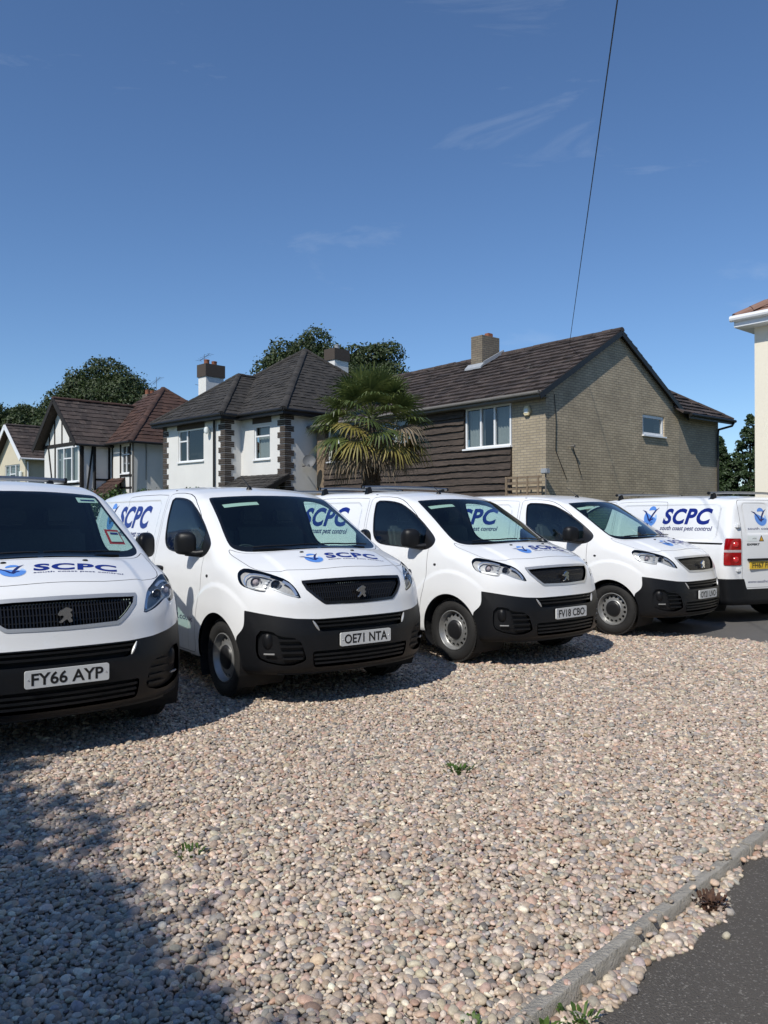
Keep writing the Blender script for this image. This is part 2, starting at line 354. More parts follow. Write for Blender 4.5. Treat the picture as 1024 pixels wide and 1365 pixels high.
FIELDS = {
 'arch': lambda p: far(np.minimum(np.hypot(p[:,0], p[:,2]-.335), np.hypot(p[:,0]+3.275, p[:,2]-.335))-.398, p[:,1] > .4),
 'bump': lambda p: far(np.maximum(p[:,2]-ZB(p[:,1]), XB(p[:,2])-p[:,0]), p[:,0] > -.1),
 'rbump': lambda p: far(np.maximum(p[:,2]-(.50+.15*sst(.54,.60,p[:,1])), p[:,0]+3.70), p[:,0] < -3.3),
 'win': lambda p: far(polysd(p[:,0], p[:,2], WIN), p[:,1] > .55),
 'ws': lambda p: far(polysd(p[:,0], p[:,1], WS), p[:,2] > 1.1),
 'door': lambda p: far(polysd(p[:,0], p[:,2], DOOR), p[:,1] > .55),
 'slide': lambda p: far(polysd(p[:,0], p[:,2], SLIDE), p[:,1] > .55),
 'hood': lambda p: far(polysd(p[:,0], p[:,1], HOOD), p[:,2] > .95),
 'hl': lambda p: far(polysd((p[:,1]-p[:,0])*.70711, p[:,2], HLs), (p[:,0] > .1)),
 'grille': lambda p: far(polysd(p[:,1], p[:,2], GRL), p[:,0] > .4),
 'lo': lambda p: far(polysd(p[:,1], p[:,2], chaikin([(-.47,.462),(.47,.462),(.49,.45),(.475,.335),(.44,.322),(-.44,.322),(-.475,.335),(-.49,.45)], 1)), p[:,0] > .4),
 'up': lambda p: far(polysd(p[:,1], p[:,2], [(-.49,.712),(.49,.712),(.43,.63),(.40,.618),(-.40,.618),(-.43,.63)]), p[:,0] > .4),
 'fog': lambda p: far(polysd((p[:,1]-p[:,0])*.70711, p[:,2], FOG), p[:,0] > .3),
 'tail': lambda p: far(smax(smax(np.abs(p[:,2]-1.045)-.195, .652-p[:,1], .02), p[:,0]+3.962, .02), p[:,0] < -3.5),
 'rail': lambda p: far(rrect(p[:,0], p[:,2], -3.93, -2.72, 1.145, 1.172, .006), p[:,1] > .5),
 'rdoor': lambda p: far(rrect(p[:,1], p[:,2], -.63, .63, .52, 1.80, .07), p[:,0] < -3.9),
}
ws_clear = lambda p: np.maximum(FIELDS['ws'](p)+.026, far(polysd(p[:,0]+.085, p[:,1], WS), p[:,2] > 1.1))
V0, T0 = surface_nets()
SE = .0026
CUTS = [(FIELDS['arch'], 0), (FIELDS['bump'], 0), (FIELDS['rbump'], 0), (FIELDS['win'], 0), (FIELDS['win'], -.015), (FIELDS['ws'], 0), (ws_clear, 0),
        (FIELDS['hl'], 0), (FIELDS['grille'], 0), (FIELDS['grille'], -.024), (FIELDS['lo'], 0), (FIELDS['up'], 0), (FIELDS['fog'], 0), (FIELDS['tail'], 0), (FIELDS['rail'], 0)]
for s in ('door', 'slide', 'hood', 'rdoor'): CUTS += [(FIELDS[s], SE), (FIELDS[s], -SE)]
CUTS += [((lambda p: far(p[:,1]-SE, p[:,0] < -3.9)), 0)]
for fn, lv in CUTS: V0, T0 = iso_split(V0, T0, fn(V0)-lv)
V0 = V0.copy(); on0 = np.abs(V0[:,1]) < 1e-6
V0 = project(V0, 2); V0[on0, 1] = 0
N0 = grad(V0); N0 /= np.linalg.norm(N0, axis=1)[:, None]
fn_ = np.cross(V0[T0[:,1]]-V0[T0[:,0]], V0[T0[:,2]]-V0[T0[:,0]]); ar = np.linalg.norm(fn_, axis=1)
T0 = T0[ar > 1e-10]
fl = (np.cross(V0[T0[:,1]]-V0[T0[:,0]], V0[T0[:,2]]-V0[T0[:,0]])*N0[T0].sum(1)).sum(1) < 0
T0[fl] = T0[fl][:, ::-1]
C0 = V0[T0].mean(1)
fv = {k: f(C0) for k, f in FIELDS.items()}; clr = ws_clear(C0)
reg = np.full(len(T0), 'body', dtype=object)
nz = N0[T0].mean(1)[:, 2]
reg[(nz < -.6) & (C0[:,2] < .36)] = 'under'
seam = np.zeros(len(T0), bool)
reg[(fv['slide'] < -SE)] = 'sdoor'
reg[(fv['door'] < -SE)] = 'door'
reg[(fv['hood'] < -SE)] = 'hood'
rz = (fv['rdoor'] < -SE) & (C0[:,0] < -3.9); reg[rz] = 'rdoor'
for s in ('slide', 'door', 'hood', 'rdoor'): seam |= np.abs(fv[s]) <= SE
seam |= rz & (C0[:,1] < SE)
reg[seam & (C0[:,2] > .3)] = 'seam'
reg[fv['win'] < 0] = 'seal'; reg[(fv['win'] < -.015) & (C0[:,0] < -.44-.25*np.clip(C0[:,2]-1.35, 0, 1))] = 'win'
reg[(fv['ws'] < 0)] = 'frit'; reg[clr < 0] = 'ws'
b_ = (fv['bump'] < 0); reg[b_ & (reg != 'under')] = 'bump'
reg[b_ & (fv['lo'] < 0)] = 'lo'; reg[b_ & (fv['up'] < 0)] = 'up'; reg[b_ & (fv['fog'] < 0)] = 'fog'
reg[(fv['rbump'] < 0) & (reg != 'under')] = 'rbump'
reg[fv['hl'] < 0] = 'hl'; reg[fv['grille'] < 0] = 'gframe'; reg[fv['grille'] < -.024] = 'grille'
reg[fv['tail'] < 0] = 'tail'; reg[(fv['rail'] < 0)] = 'rail'
reg[fv['arch'] < 0] = 'gone'
def sub(*ids, flt=None):
    m = np.isin(reg, ids)
    if flt is not None: m &= flt
    t = T0[m]; u, inv = np.unique(t.ravel(), return_inverse=True)
    return V0[u], inv.reshape(-1, 3), N0[u]
def mir(g): 
    v, t, n = g; f = np.array([1, -1, 1]); return v*f, t[:, ::-1], n*f
def join(*gs):
    v = []; t = []; n = []; k = 0
    for a, b, c in gs: v.append(a); t.append(b+k); n.append(c); k += len(a)
    return np.concatenate(v), np.concatenate(t), np.concatenate(n)
def both(g): return join(g, mir(g))
def inset(g, d): return g[0]-g[2]*d, g[1], g[2]
def rim(g, d, d0=0.0):
    """walls from the boundary of a patch down to depth d"""
    v, t, n = g; E = np.concatenate([t[:, [0, 1]], t[:, [1, 2]], t[:, [2, 0]]]); key = np.sort(E, 1)
    u, ix, c = np.unique(key, axis=0, return_index=True, return_counts=True); e = E[ix[c == 1]]
    e = e[~((np.abs(v[e[:,0],1]) < 1e-5) & (np.abs(v[e[:,1],1]) < 1e-5))]
    k = len(e); a = v[e[:,0]]-n[e[:,0]]*d0; b = v[e[:,1]]-n[e[:,1]]*d0; a2 = v[e[:,0]]-n[e[:,0]]*d; b2 = v[e[:,1]]-n[e[:,1]]*d
    vv = np.concatenate([a, b, b2, a2]); i = np.arange(k)
    tt = np.concatenate([np.stack([i, i+2*k, i+k], 1), np.stack([i, i+3*k, i+2*k], 1)])
    w = np.cross(b-a, a2-a); w /= np.maximum(np.linalg.norm(w, axis=1), 1e-9)[:, None]
    return vv, tt, np.concatenate([w, w, w, w])
def shell(g, d=.014): return join(g, rim(g, d))
def obj_g(name, g, mat, parent=None): return obj(name, g[0], g[1], mat, parent, True, g[2])
def surf_side(x, z, sg):
    y = Wf(x, z)
    for _ in range(8):
        f = sdf(x, y, z); d = (sdf(x, y+1e-3, z)-sdf(x, y-1e-3, z))/2e-3; y = y-f/np.maximum(d, .3)
    p = np.stack([x, y*sg, z], -1); n = grad(p); return p, n/np.linalg.norm(n, axis=1)[:, None]
def surf_top(x, y):
    z = Tf(x, np.abs(y))
    for _ in range(8):
        f = sdf(x, y, z); d = (sdf(x, y, z+1e-3)-sdf(x, y, z-1e-3))/2e-3; z = z-f/np.maximum(d, .3)
    p = np.stack([x, y, z], -1); n = grad(p); return p, n/np.linalg.norm(n, axis=1)[:, None]
def surf_x(y, z, sg):
    x = np.full(y.shape, .80 if sg > 0 else -4.06)
    for _ in range(14):
        f = sdf(x, y, z); d = (sdf(x+1e-3, y, z)-sdf(x-1e-3, y, z))/2e-3; x = x-np.clip(f/(np.sign(d)*np.maximum(np.abs(d), .3)), -.1, .1)
    p = np.stack([x, y, z], -1); n = grad(p); return p, n/np.linalg.norm(n, axis=1)[:, None]
def surf_c(a, z):
    m = np.full(a.shape, .62)
    for _ in range(20):
        x = m-a*.70711; y = m+a*.70711; f = sdf(x, y, z); h = 1e-3; d = (sdf(x+h, y+h, z)-sdf(x-h, y-h, z))/(2*h); m = m-np.clip(f/np.maximum(d, .3), -.1, .1)
    p = np.stack([m-a*.70711, m+a*.70711, z], -1); n = grad(p); return p, n/np.linalg.norm(n, axis=1)[:, None]

# ------------------------------------------------------------------ flat lettering
def text2d(body, u0, u1, v0, v1, shear=0.0, bold=0.0, maxlen=None, spacing=1.0):
    cu = bpy.data.curves.new('lettering', 'FONT'); cu.body = body; cu.size = 1; cu.shear = shear; cu.offset = bold; cu.resolution_u = 4; cu.space_character = spacing
    o = bpy.data.objects.new('lettering', cu); COL.objects.link(o)
    bpy.context.view_layer.update(); dg = bpy.context.evaluated_depsgraph_get()
    me = o.evaluated_get(dg).to_mesh(); bm = bmesh.new(); bm.from_mesh(me)
    o.evaluated_get(dg).to_mesh_clear(); bpy.data.objects.remove(o); bpy.data.curves.remove(cu)
    co = np.array([v.co for v in bm.verts]); lo = co.min(0); hi = co.max(0)
    for v in bm.verts: v.co = (u0+(v.co.x-lo[0])/(hi[0]-lo[0])*(u1-u0), v0+(v.co.y-lo[1])/(hi[1]-lo[1])*(v1-v0), 0)
    return tri2d(bm, maxlen)
def tri2d(bm, maxlen=None):
    bmesh.ops.triangulate(bm, faces=bm.faces[:])
    if maxlen:
        for _ in range(6):
            es = [e for e in bm.edges if e.calc_length() > maxlen]
            if not es: break
            bmesh.ops.subdivide_edges(bm, edges=es, cuts=1); bmesh.ops.triangulate(bm, faces=bm.faces[:])
    bm.verts.ensure_lookup_table()
    v = np.array([q.co for q in bm.verts])[:, :2]; f = np.array([[q.index for q in p.verts] for p in bm.faces]); 
    bm.free(); return v, f
def poly2d(pts, maxlen=None):
    bm = bmesh.new(); vs = [bm.verts.new((p[0], p[1], 0)) for p in pts]; bm.faces.new(vs); bm.verts.index_update(); return tri2d(bm, maxlen)
def lay(v2, f, how, off=.0022, o=(0, 0), s=1.0):
    """press flat lettering onto the body; how: right / left / bonnet / rear"""
    u = v2[:,0]*s+o[0]; v = v2[:,1]*s+o[1]
    if how == 'right': p, n = surf_side(u, v, -1)
    elif how == 'left': p, n = surf_side(-u, v, 1)
    elif how == 'bonnet': p, n = surf_top(-v, u)
    elif how == 'rear': p, n = surf_x(-u, v, -1)
    a = np.cross(p[f[:,1]]-p[f[:,0]], p[f[:,2]]-p[f[:,0]]); bad = (a*n[f[:,0]]).sum(1) < 0; f = f.copy(); f[bad] = f[bad][:, ::-1]
    return p+n*off, f, n
def ring_arc(cx, cy, r0, r1, a0, a1, n=22, taper=True):
    t = np.linspace(0, 1, n); th = np.radians(a0+(a1-a0)*t); w = np.sin(np.pi*t)**.6 if taper else np.ones(n)
    ro = (r0+r1)/2+(r1-r0)/2*w; ri = (r0+r1)/2-(r1-r0)/2*w
    return [(cx+a*math.cos(q), cy+a*math.sin(q)) for a, q in zip(ro, th)]+[(cx+a*math.cos(q), cy+a*math.sin(q)) for a, q in list(zip(ri, th))[::-1]]
BIRD = [(-.78,.38),(-.45,.30),(-.16,-.02),(-.06,-.20),(.10,.10),(.30,.36),(.62,.52),(.42,.34),(.22,.06),(.10,-.16),(.24,-.12),(.30,-.20),(.14,-.24),(.0,-.36),(-.16,-.24),(-.30,.0),(-.50,.22)]
def emblem(parent, how, o, s, nm='emblem', sq=1.0):
    """round blue swirl with a navy bird across it"""
    def l(pts, mat, off, name, par):
        v, f = poly2d([(a, b*sq) for a, b in pts], .05/s); return obj_g(name, lay(v, f, how, off, o, s), mat, par)
    e = l(ring_arc(.05, -.02, .18, .60, -200, 20, 26), M['sky_blue'], .0022, nm, parent)
    l(ring_arc(.05, .0, .42, .60, -215, -20, 26), M['blue'], .0030, 'swirl', e)
    l(ring_arc(.08, .10, .26, .50, 40, 140, 18), M['blue'], .0026, 'swirl', e)
    l(BIRD, M['navy_text'], .0038, 'bird', e); return e
# ------------------------------------------------------------------ van: parts
LION = [(515,270),(530,240),(560,225),(590,208),(620,212),(640,225),(656,232),(652,248),(632,255),(642,275),(655,290),(650,308),(635,314),(655,335),(659,357),(625,363),(614,340),(600,326),(576,345),(555,361),(524,360),(530,345),(550,330),(565,310),(573,292),(560,286),(535,291),(514,281)]
def wheel_parts():
    """wheel about the origin, outer face towards +y"""
    R_, w = .338, .215
    prof = [(.212,.085),(.225,.098),(.255,.107),(.285,.106),(.307,.098),(.322,.088),(.333,.070),(R_,.045),(R_,-.045),(.333,-.07),(.307,-.098),(.255,-.107),(.212,-.09)]
    ty = MB().lathe(prof, 64)
    # tread blocks
    for k in range(64):
        a = 2*math.pi*(k+.5)/64
        for y0, y1, sh in ((-.085,-.035,.0),(-.026,.026,.5),(.035,.085,.2)):
            q = MB().box(-.0125, .0125, y0, y1, R_-.012, R_+.006)
            q.xform(Matrix.Rotation(-(a+sh*2*math.pi/64), 4, 'Y')); ty.add(q.v, q.f)
    tyre = ty.mesh('tyre', ang=40)
    rm = MB(); rm.lathe([(.214,.083),(.214,.095),(.206,.097),(.200,.090),(.192,.045),(.186,.040)], 64)
    # disc with a ring of ventilation holes
    n = 16; r0, r1, rc = .118, .186, .160; hy = lambda r: .060-.020*((r-.118)/.068)**1.5
    v = []; f = []
    for k in range(n):
        a0 = 2*math.pi*k/n; da = 2*math.pi/n; ac = a0+da/2; m = 16; b = len(v)
        for j in range(m):
            th = 2*math.pi*j/m; hr = rc+.0165*math.cos(th); ha = ac+.0195*math.sin(th)/rc
            v.append((hr*math.cos(ha), hy(hr), hr*math.sin(ha)))
            c, s = math.cos(th), math.sin(th); q = max(abs(c), abs(s)); c, s = c/q, s/q
            orr = (r1-rc)*c+rc if c > 0 else (rc-r0)*c+rc; oa = ac+s*da/2
            v.append((orr*math.cos(oa), hy(orr), orr*math.sin(oa))); v.append((hr*math.cos(ha), hy(hr)-.014, hr*math.sin(ha)))
        for j in range(m):
            j2 = (j+1) % m; f.append((b+3*j, b+3*j2, b+3*j2+1, b+3*j+1)); f.append((b+3*j, b+3*j+2, b+3*j2+2, b+3*j2))
    rm.add(v, f); rm.lathe([(.118,.060),(.112,.066),(.100,.066)], 64)
    rim_m = rm.mesh('rim', ang=50)
    cp = MB().lathe([(.112,.058),(.101,.078),(.085,.086),(.05,.089),(.0,.090)], 40).mesh('hub_cap')
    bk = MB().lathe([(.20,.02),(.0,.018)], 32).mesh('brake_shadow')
    return tyre, rim_m, cp, bk
WH = wheel_parts()
def add_wheel(root, x, sg):
    e = empty('wheel', (x, .80*sg, .338), 0 if sg > 0 else math.pi); e.parent = root
    e.location.z = .338
    put('tyre', WH[0], M['rubber'], e); put('rim', WH[1], M['steel'], e); put('hub_cap', WH[2], M['cap'], e); put('wheel_shade_disc', WH[3], M['void'], e)  # black disc behind the rim stands in for the shade inside the wheel
    return e
def superell(sx, sy, sz, p=3.0, nu=20, nv=12):
    v = []; f = []; q = 2/p
    sp = lambda t: math.copysign(abs(t)**q, t)
    for i in range(nv+1):
        ph = -math.pi/2+math.pi*i/nv
        for k in range(nu):
            th = 2*math.pi*k/nu; v.append((sx*sp(math.cos(ph))*sp(math.cos(th)), sy*sp(math.cos(ph))*sp(math.sin(th)), sz*sp(math.sin(ph))))
    for i in range(nv):
        for k in range(nu): k2 = (k+1) % nu; f.append((i*nu+k, i*nu+k2, (i+1)*nu+k2, (i+1)*nu+k))
    return v, f
def bar_on(fn, a0, a1, z, d, h, n=24, thick=.02):
    """slat following the bumper: fn(a, z) surface, from a0 to a1 at height z, set in by d, h tall"""
    a = np.linspace(a0, a1, n); v = []; f = []
    for k, (dd, dz) in enumerate(((d, -h/2), (d, h/2), (d+thick, h/2), (d+thick, -h/2))):
        p, q = fn(a, np.full(n, z)); p = p-q*dd; p[:, 2] = z+dz; v += p.tolist()
    for i in range(n-1):
        for k in range(4): k2 = (k+1) % 4; f.append((k*n+i, k*n+i+1, k2*n+i+1, k2*n+i))
    f += [(0, n, 2*n, 3*n), (n-1, 4*n-1, 3*n-1, 2*n-1)]
    return MB().add(v, f)
def flip(me_mb): return MB().add([(x, -y, z) for x, y, z in me_mb.v], [q[::-1] for q in me_mb.f])
def make_van():
    root = empty('van')
    P = M['paint']
    body = obj_g('body', both(shell(sub('body', 'sdoor'), .02)), P, root)
    obj_g('underbody', both(sub('under')), M['void'], root)
    bn = obj_g('bonnet', both(shell(sub('hood'))), P, root)
    for sg in (1, -1):
        ms = (lambda g: g) if sg > 0 else mir
        d = obj_g('door', ms(shell(sub('door'))), P, root)
        obj_g('window_glass', ms(inset(sub('win'), .005)), M['glass_side'], d)
        obj_g('window_seal', ms(join(inset(sub('seal'), .002), rim(sub('win'), .03))), M['seal'], d)
        obj_g('side_door_rail', ms(join(inset(sub('rail'), .016), rim(sub('rail'), .016))), M['void'], root)
        obj_g('panel_gap', ms(inset(sub('seam'), .012)), M['void'], root)['kind'] = 'stuff'
        # pull handle
        h = MB(); v, f = superell(.105, .022, .024, 3); p, n = surf_side(np.array([-1.36]), np.array([1.055]), sg)
        h.add([(a+p[0,0], b+p[0,1]+.012*sg, c+p[0,2]) for a, b, c in v], f); h.build('door_handle', M['plastic'], d)
        rp = MB(); v, f = superell(.020, .008, .014, 2.4); p, n = surf_side(np.array([-.228]), np.array([1.037]), sg); rp.add([(a+p[0,0], b+p[0,1], c+p[0,2]) for a, b, c in v], f)
        rp.build('side_repeater', M['cap'], root)
        # headlight: clear lens over a dark bowl with two lamps, a light guide and a bright tip
        hl = sub('hl')
        lens = obj_g('headlight', ms(hl), M['lens'], root)
        obj_g('bowl', ms(join(inset(hl, .045), rim(hl, .045, .001))), M['bowl'], lens)
        def lamp(a, z, r, nm, depth=.03, mat='lamp_white'):
            p, n = surf_c(np.array([a]), np.array([z])); ax = Vector((.93, .34, .0)).normalized()
            c = Vector(p[0])-Vector(n[0])*depth; m = Matrix.Translation(c) @ ax.to_track_quat('Z', 'Y').to_matrix().to_4x4()
            q = MB().lathe([(r, .012), (r*.96, .016), (r*.86, .004), (r*.7, -.012), (r*.45, -.02)], 28, 'z').xform(m)
            q2 = MB().lathe([(r*.62, -.016), (r*.58, .004), (r*.4, .016), (0.0, .022)], 24, 'z').xform(m)
            if sg < 0: q = flip(q); q2 = flip(q2)
            o = q.build(nm, M[mat], lens); return o, q2
        o, q2 = lamp(.262, 1.035, .046, 'reflector'); q2.build('bulb_lens', M['clear_lens'], lens)
        o, q2 = lamp(.085, 1.018, .042, 'reflector'); q2.build('bulb_lens', M['plastic_gloss'], lens)
        def ribbon(pts, w, dep, nm, mat):
            a = np.array([p[0] for p in pts]); z = np.array([p[1] for p in pts]); ta = np.gradient(a); tz = np.gradient(z); L = np.hypot(ta, tz); na, nz_ = -tz/L, ta/L
            v = []
            for s_ in (-.5, .5):
                p, n = surf_c(a+na*w*s_, z+nz_*w*s_); v += (p-n*dep).tolist()
            k = len(a); q = MB().add(v, [(i, i+1, k+i+1, k+i) for i in range(k-1)])
            if sg < 0: q = flip(q)
            return q.build(nm, mat, lens)
        ribbon([(.35,1.0),(.368,1.03),(.36,1.065),(.325,1.09),(.28,1.092),(.22,1.085),(.14,1.065)], .013, .012, 'light_guide', M['lamp_white'])
        ribbon([(.34,.992),(.28,.982),(.22,.975),(.17,.972)], .010, .016, 'light_guide', M['satin'])
        ribbon([(.03,1.035),(-.03,1.005),(-.07,.965),(-.098,.92)], .020, .012, 'light_guide', M['lamp_white'])
        ribbon([(.13,.985),(.06,.962),(0,.938),(-.06,.918),(-.115,.906)], .008, .012, 'light_guide', M['satin'])
        for a_, z_ in ((.165,1.03),(.175,1.0),(.155,1.05)):
            ribbon([(a_-.012,z_),(a_,z_),(a_+.012,z_)], .018, .03, 'bezel_facet', M['satin'])
        # fog lamp pocket with slats
        fo = sub('fog'); obj_g('bumper_pocket', ms(join(inset(fo, .03), rim(fo, .03))), M['plastic'], root)
        for k in range(4):
            z = .555-.05*k; q = bar_on(surf_c, -.165+.0*k, .03-.012*k, z, .004, .016, 12)
            if sg < 0: q = flip(q)
            q.build('bumper_slat', M['plastic'], root)
        q = MB(); p, n = surf_c(np.array([.125]), np.array([.545])); v, f = superell(.055, .055, .075, 2.6); q.add([(a+p[0,0]-.045, b+p[0,1]-.045, c+p[0,2]) for a, b, c in v], f)
        if sg < 0: q = flip(q)
        q.build('fog_lamp_cover', M['plastic'], root)
        q = bar_on(surf_c, .06, .15, .445, -.002, .010, 8, .012)
        if sg < 0: q = flip(q)
        q.build('fog_lamp_trim', M['satin'], root)
        # rear lamps
        tl = sub('tail'); t = obj_g('tail_light', ms(shell((tl[0]+tl[2]*.012, tl[1], tl[2]), .03)), M['red_lens'], root)
        band = lambda z0, z1: (C0[:,2] > z0) & (C0[:,2] < z1)
        g = sub('tail', flt=band(1.035, 1.075)); obj_g('reversing_lens', ms((g[0]+g[2]*.0135, g[1], g[2])), M['clear_lens'], t)
        for z_ in (.93, 1.15):
            p, n = surf_x(np.array([.74]), np.array([z_]), -1); q = MB().lathe([(.045, 0), (.035, .010), (0.0, .016)], 18, 'z').xform(Matrix.Translation(Vector(p[0])+Vector(n[0])*.011) @ Vector(n[0]).to_track_quat('Z', 'Y').to_matrix().to_4x4())
            if sg < 0: q = flip(q)
            q.build('lamp_bulb', M['red_bright'], t)
        rd = obj_g('rear_door', ms(shell(sub('rdoor'))), P, root)
        for z in (1.42, .78):
            b = MB().box(-4.072, -3.98, .70*sg-.035, .70*sg+.035, z-.026, z+.026); b.build('hinge', P, rd, .008)
        # door mirror
        mr = MB(); v, f = superell(.072, .082, .105, 3.2); mr.add([(a-.55-.04*(b/.082), (b+1.015)*sg, c+1.325-.015*abs(a/.072)) for a, b, c in v], f)
        mo = mr.build('mirror', M['plastic'], root)
        ma = MB().tube([(-.43, .87*sg, 1.235), (-.47, .94*sg, 1.228), (-.54, 1.01*sg, 1.24)], [.04, .032, .036], 12); ma.build('mirror_arm', M['plastic'], mo)
        mg = MB(); v, f = superell(.004, .068, .086, 3.5); mg.add([(a-.622, (b+1.015)*sg, c+1.325) for a, b, c in v], f); mg.build('mirror_glass', M['chrome'], mo)
        # cab lining, wheel arch liners
        for wx in (0, -3.275):
            th = np.radians(np.linspace(-30, 210, 30)); v = []; f = []
            for y in (.50, .935):
                v += [(wx+.401*math.cos(t_), y*sg, .335+.401*math.sin(t_)) for t_ in th]
            n = len(th); f = [(i, i+1, n+i+1, n+i) for i in range(n-1)]+[tuple(range(n))]
            obj('wheel_arch_liner', v, f, M['void'], root)
        add_wheel(root, 0, sg); add_wheel(root, -3.275, sg)
    cab = (C0[:,0] > -1.6) & (C0[:,0] < .25) & (C0[:,2] > .9)
    lin = sub('body', 'door', 'seam', 'seal', flt=cab)
    g = inset(lin, .022); obj_g('cab_lining', both((g[0], g[1][:, ::-1], -g[2])), M['lining'], root)
    wsn = obj_g('windscreen', both(sub('ws')), M['glass'], root)
    obj_g('windscreen_border', both(sub('frit')), M['frit'], wsn)
    # sun visor seen behind the top of the glass on the driver's side
    vx = np.linspace(-.56, -.20, 8); v = []
    for dx in (0.0, -.055):
        p, n = surf_top(-.655-.06*(vx/.6)**2+dx+.03, vx); v += (p-n*.05).tolist()
    obj('sun_visor', v, [(i, i+1, 9+i, 8+i) for i in range(7)], M['visor'], wsn)
    # wipers lying along the bottom of the glass
    for y0, y1 in ((-.62, -.02), (.02, .60)):
        ys = np.linspace(y0, y1, 12); xs = np.interp(ys, [-.7, -.3, 0, .3, .7], [.0, .12, .15, .12, .0]) ; p, n = surf_top(xs, ys); pts = p+n*.018
        MB().tube([tuple(q) for q in pts], .008, 6).build('wiper', M['seal'], root)
    for sg in (-1, 1):
        p, n = surf_top(np.array([.285]), np.array([.272*sg])); v, f = superell(.014, .02, .010, 2.4)
        MB().add([(a+p[0,0], b+p[0,1], c+p[0,2]) for a, b, c in v], f).build('washer_jet', M['plastic'], bn)
    # bumper, intakes
    bp = obj_g('front_bumper', both(shell(sub('bump'), .03)), M['plastic'], root)
    for nm in ('lo', 'up'):
        g = sub(nm); obj_g('air_intake', both(join(inset(g, .05), rim(g, .05))), M['void'], bp)
    sfx = lambda y, z: surf_x(y, z, 1)
    for z, w in ((.428,.475),(.392,.47),(.356,.462)): bar_on(sfx, -w, w, z, .006, .017, 30).build('intake_slat', M['plastic'], bp)
    for z, w in ((.692,.455),(.658,.43)): bar_on(sfx, -w, w, z, .008, .014, 30).build('intake_slat', M['plastic'], bp)
    for sg in (1, -1):
        q = MB(); ys = np.linspace(.475, .43, 5); p, n = surf_x(ys, np.linspace(.708, .628, 5), 1); q.tube([tuple(a+b*.001) for a, b in zip(p, n)], [.004, .009, .011, .010, .004], 8)
        if sg < 0: q = flip(q)
        q.build('intake_highlight', M['satin'], bp)  # silver strips shaped as the highlight at each end of the slot
    q = bar_on(sfx, -.72, .72, .278, -.004, .022, 40, .03); q.build('chin_lip', M['plastic'], bp)
    obj_g('rear_bumper', both(shell(sub('rbump'), .03)), M['plastic'], root)
    # grille
    gf = sub('gframe'); gr = sub('grille')
    fr = obj_g('grille_frame', both(join((gf[0]+gf[2]*.004, gf[1], gf[2]), rim(gr, .03, -.004))), M['satin'], root)
    obj_g('grille_back', both(inset(gr, .045)), M['void'], fr)
    gm = MB()
    for k in range(-23, 24):
        y = k*.0205; zt = 1.012; zb_ = .852 if abs(y) < .335 else .852+(abs(y)-.335)*.86
        if zt-zb_ < .02: continue
        zz = np.linspace(zb_, zt, 6); p, n = surf_x(np.full(6, y), zz, 1); v = []
        for dy, dd in ((-.004, .022), (.004, .022), (.004, .04), (-.004, .04)): v += [(a[0]-dd, a[1]+dy, a[2]) for a in p]
        gm.add(v, [(j*6+i, j*6+i+1, ((j+1) % 4)*6+i+1, ((j+1) % 4)*6+i) for j in range(4) for i in range(5)])
    gm.build('grille_bar', M['plastic_gloss'], fr)['kind'] = 'stuff'
    for z in (.885, .93, .975):
        w = .35+(z-.85)*1.15-.02; bar_on(sfx, -min(w, .47), min(w, .47), z, .026, .008, 26, .012).build('grille_rail', M['plastic_gloss'], fr)
    # rampant lion badge
    pts = [((a-587)*.00064, -(b-287)*.00064+.925) for a, b in LION]
    em = MB().prism(pts, -.012, .006, lambda u, w, d: (.822+d, u, w)); 
    ee = em.build('badge', M['chrome'], root, .002); ee['label'] = 'chrome lion badge on the grille'
    # cab: dashboard, seats, wheel, bulkhead
    ds = MB(); pr = [(.12,.95),(.10,1.20),(-.05,1.235),(-.28,1.215),(-.40,1.14),(-.43,.95)]
    ds.prism(pr, -.80, .80, lambda u, w, d: (u, d, w)); ds.build('dashboard', M['trim'], root, .02)
    bl = MB().box(-.38, -.26, -.52, -.24, 1.19, 1.255); bl.build('instrument_hood', M['trim'], root, .02)
    sw = MB().lathe([(.175,-.012),(.19,0),(.175,.012),(.16,0),(.175,-.012)], 30, 'z'); sw.box(-.165, .165, -.018, .018, -.01, .008)
    sw.xform(Matrix.Translation((-.52, -.38, 1.13)) @ Matrix.Rotation(R(62), 4, 'Y')); sw.build('steering_wheel', M['trim'], root)
    for y, w in ((-.38, .25), (.30, .42)):
        s = MB().box(-1.30, -.86, y-w, y+w, .78, .93); so = s.build('seat', M['seat'], root, .04)
        b = MB().box(-.06, .06, -w, w, 0, .56).xform(Matrix.Translation((-1.27, y, .90)) @ Matrix.Rotation(R(-12), 4, 'Y')); b.build('backrest', M['seat'], so, .04)
        for hy in ((0,) if w < .3 else (-.2, .2)):
            MB().box(-.045, .045, -.125, .125, .60, .76).xform(Matrix.Translation((-1.27, y+hy, .90)) @ Matrix.Rotation(R(-12), 4, 'Y')).build('headrest', M['seat'], so, .03)
    zz = np.linspace(.5, 1.84, 14); pl = [(-(float(Wf(np.array([-1.5]), np.array([z]))[0])-.04), z) for z in zz]; pl = pl+[(-a, b) for a, b in pl[::-1]]
    MB().prism(pl, -1.53, -1.50, lambda u, w, d: (d, u, w)).build('bulkhead', M['trim'], root, smooth=False)
    MB().box(-1.5, .1, -.8, .8, .5, .53).build('cab_floor', M['trim'], root)
    # aerial
    p, n = surf_top(np.array([-1.02]), np.array([-.12])); x, y, z = p[0]
    a = MB().lathe([(.034,-.004),(.028,.012),(.014,.03),(.008,.036)], 16, 'z', (x, y, z)); a.tube([(x, y, z+.03), (x-.19, y, z+.15)], [.005, .003], 6); a.build('aerial', M['plastic'], root)
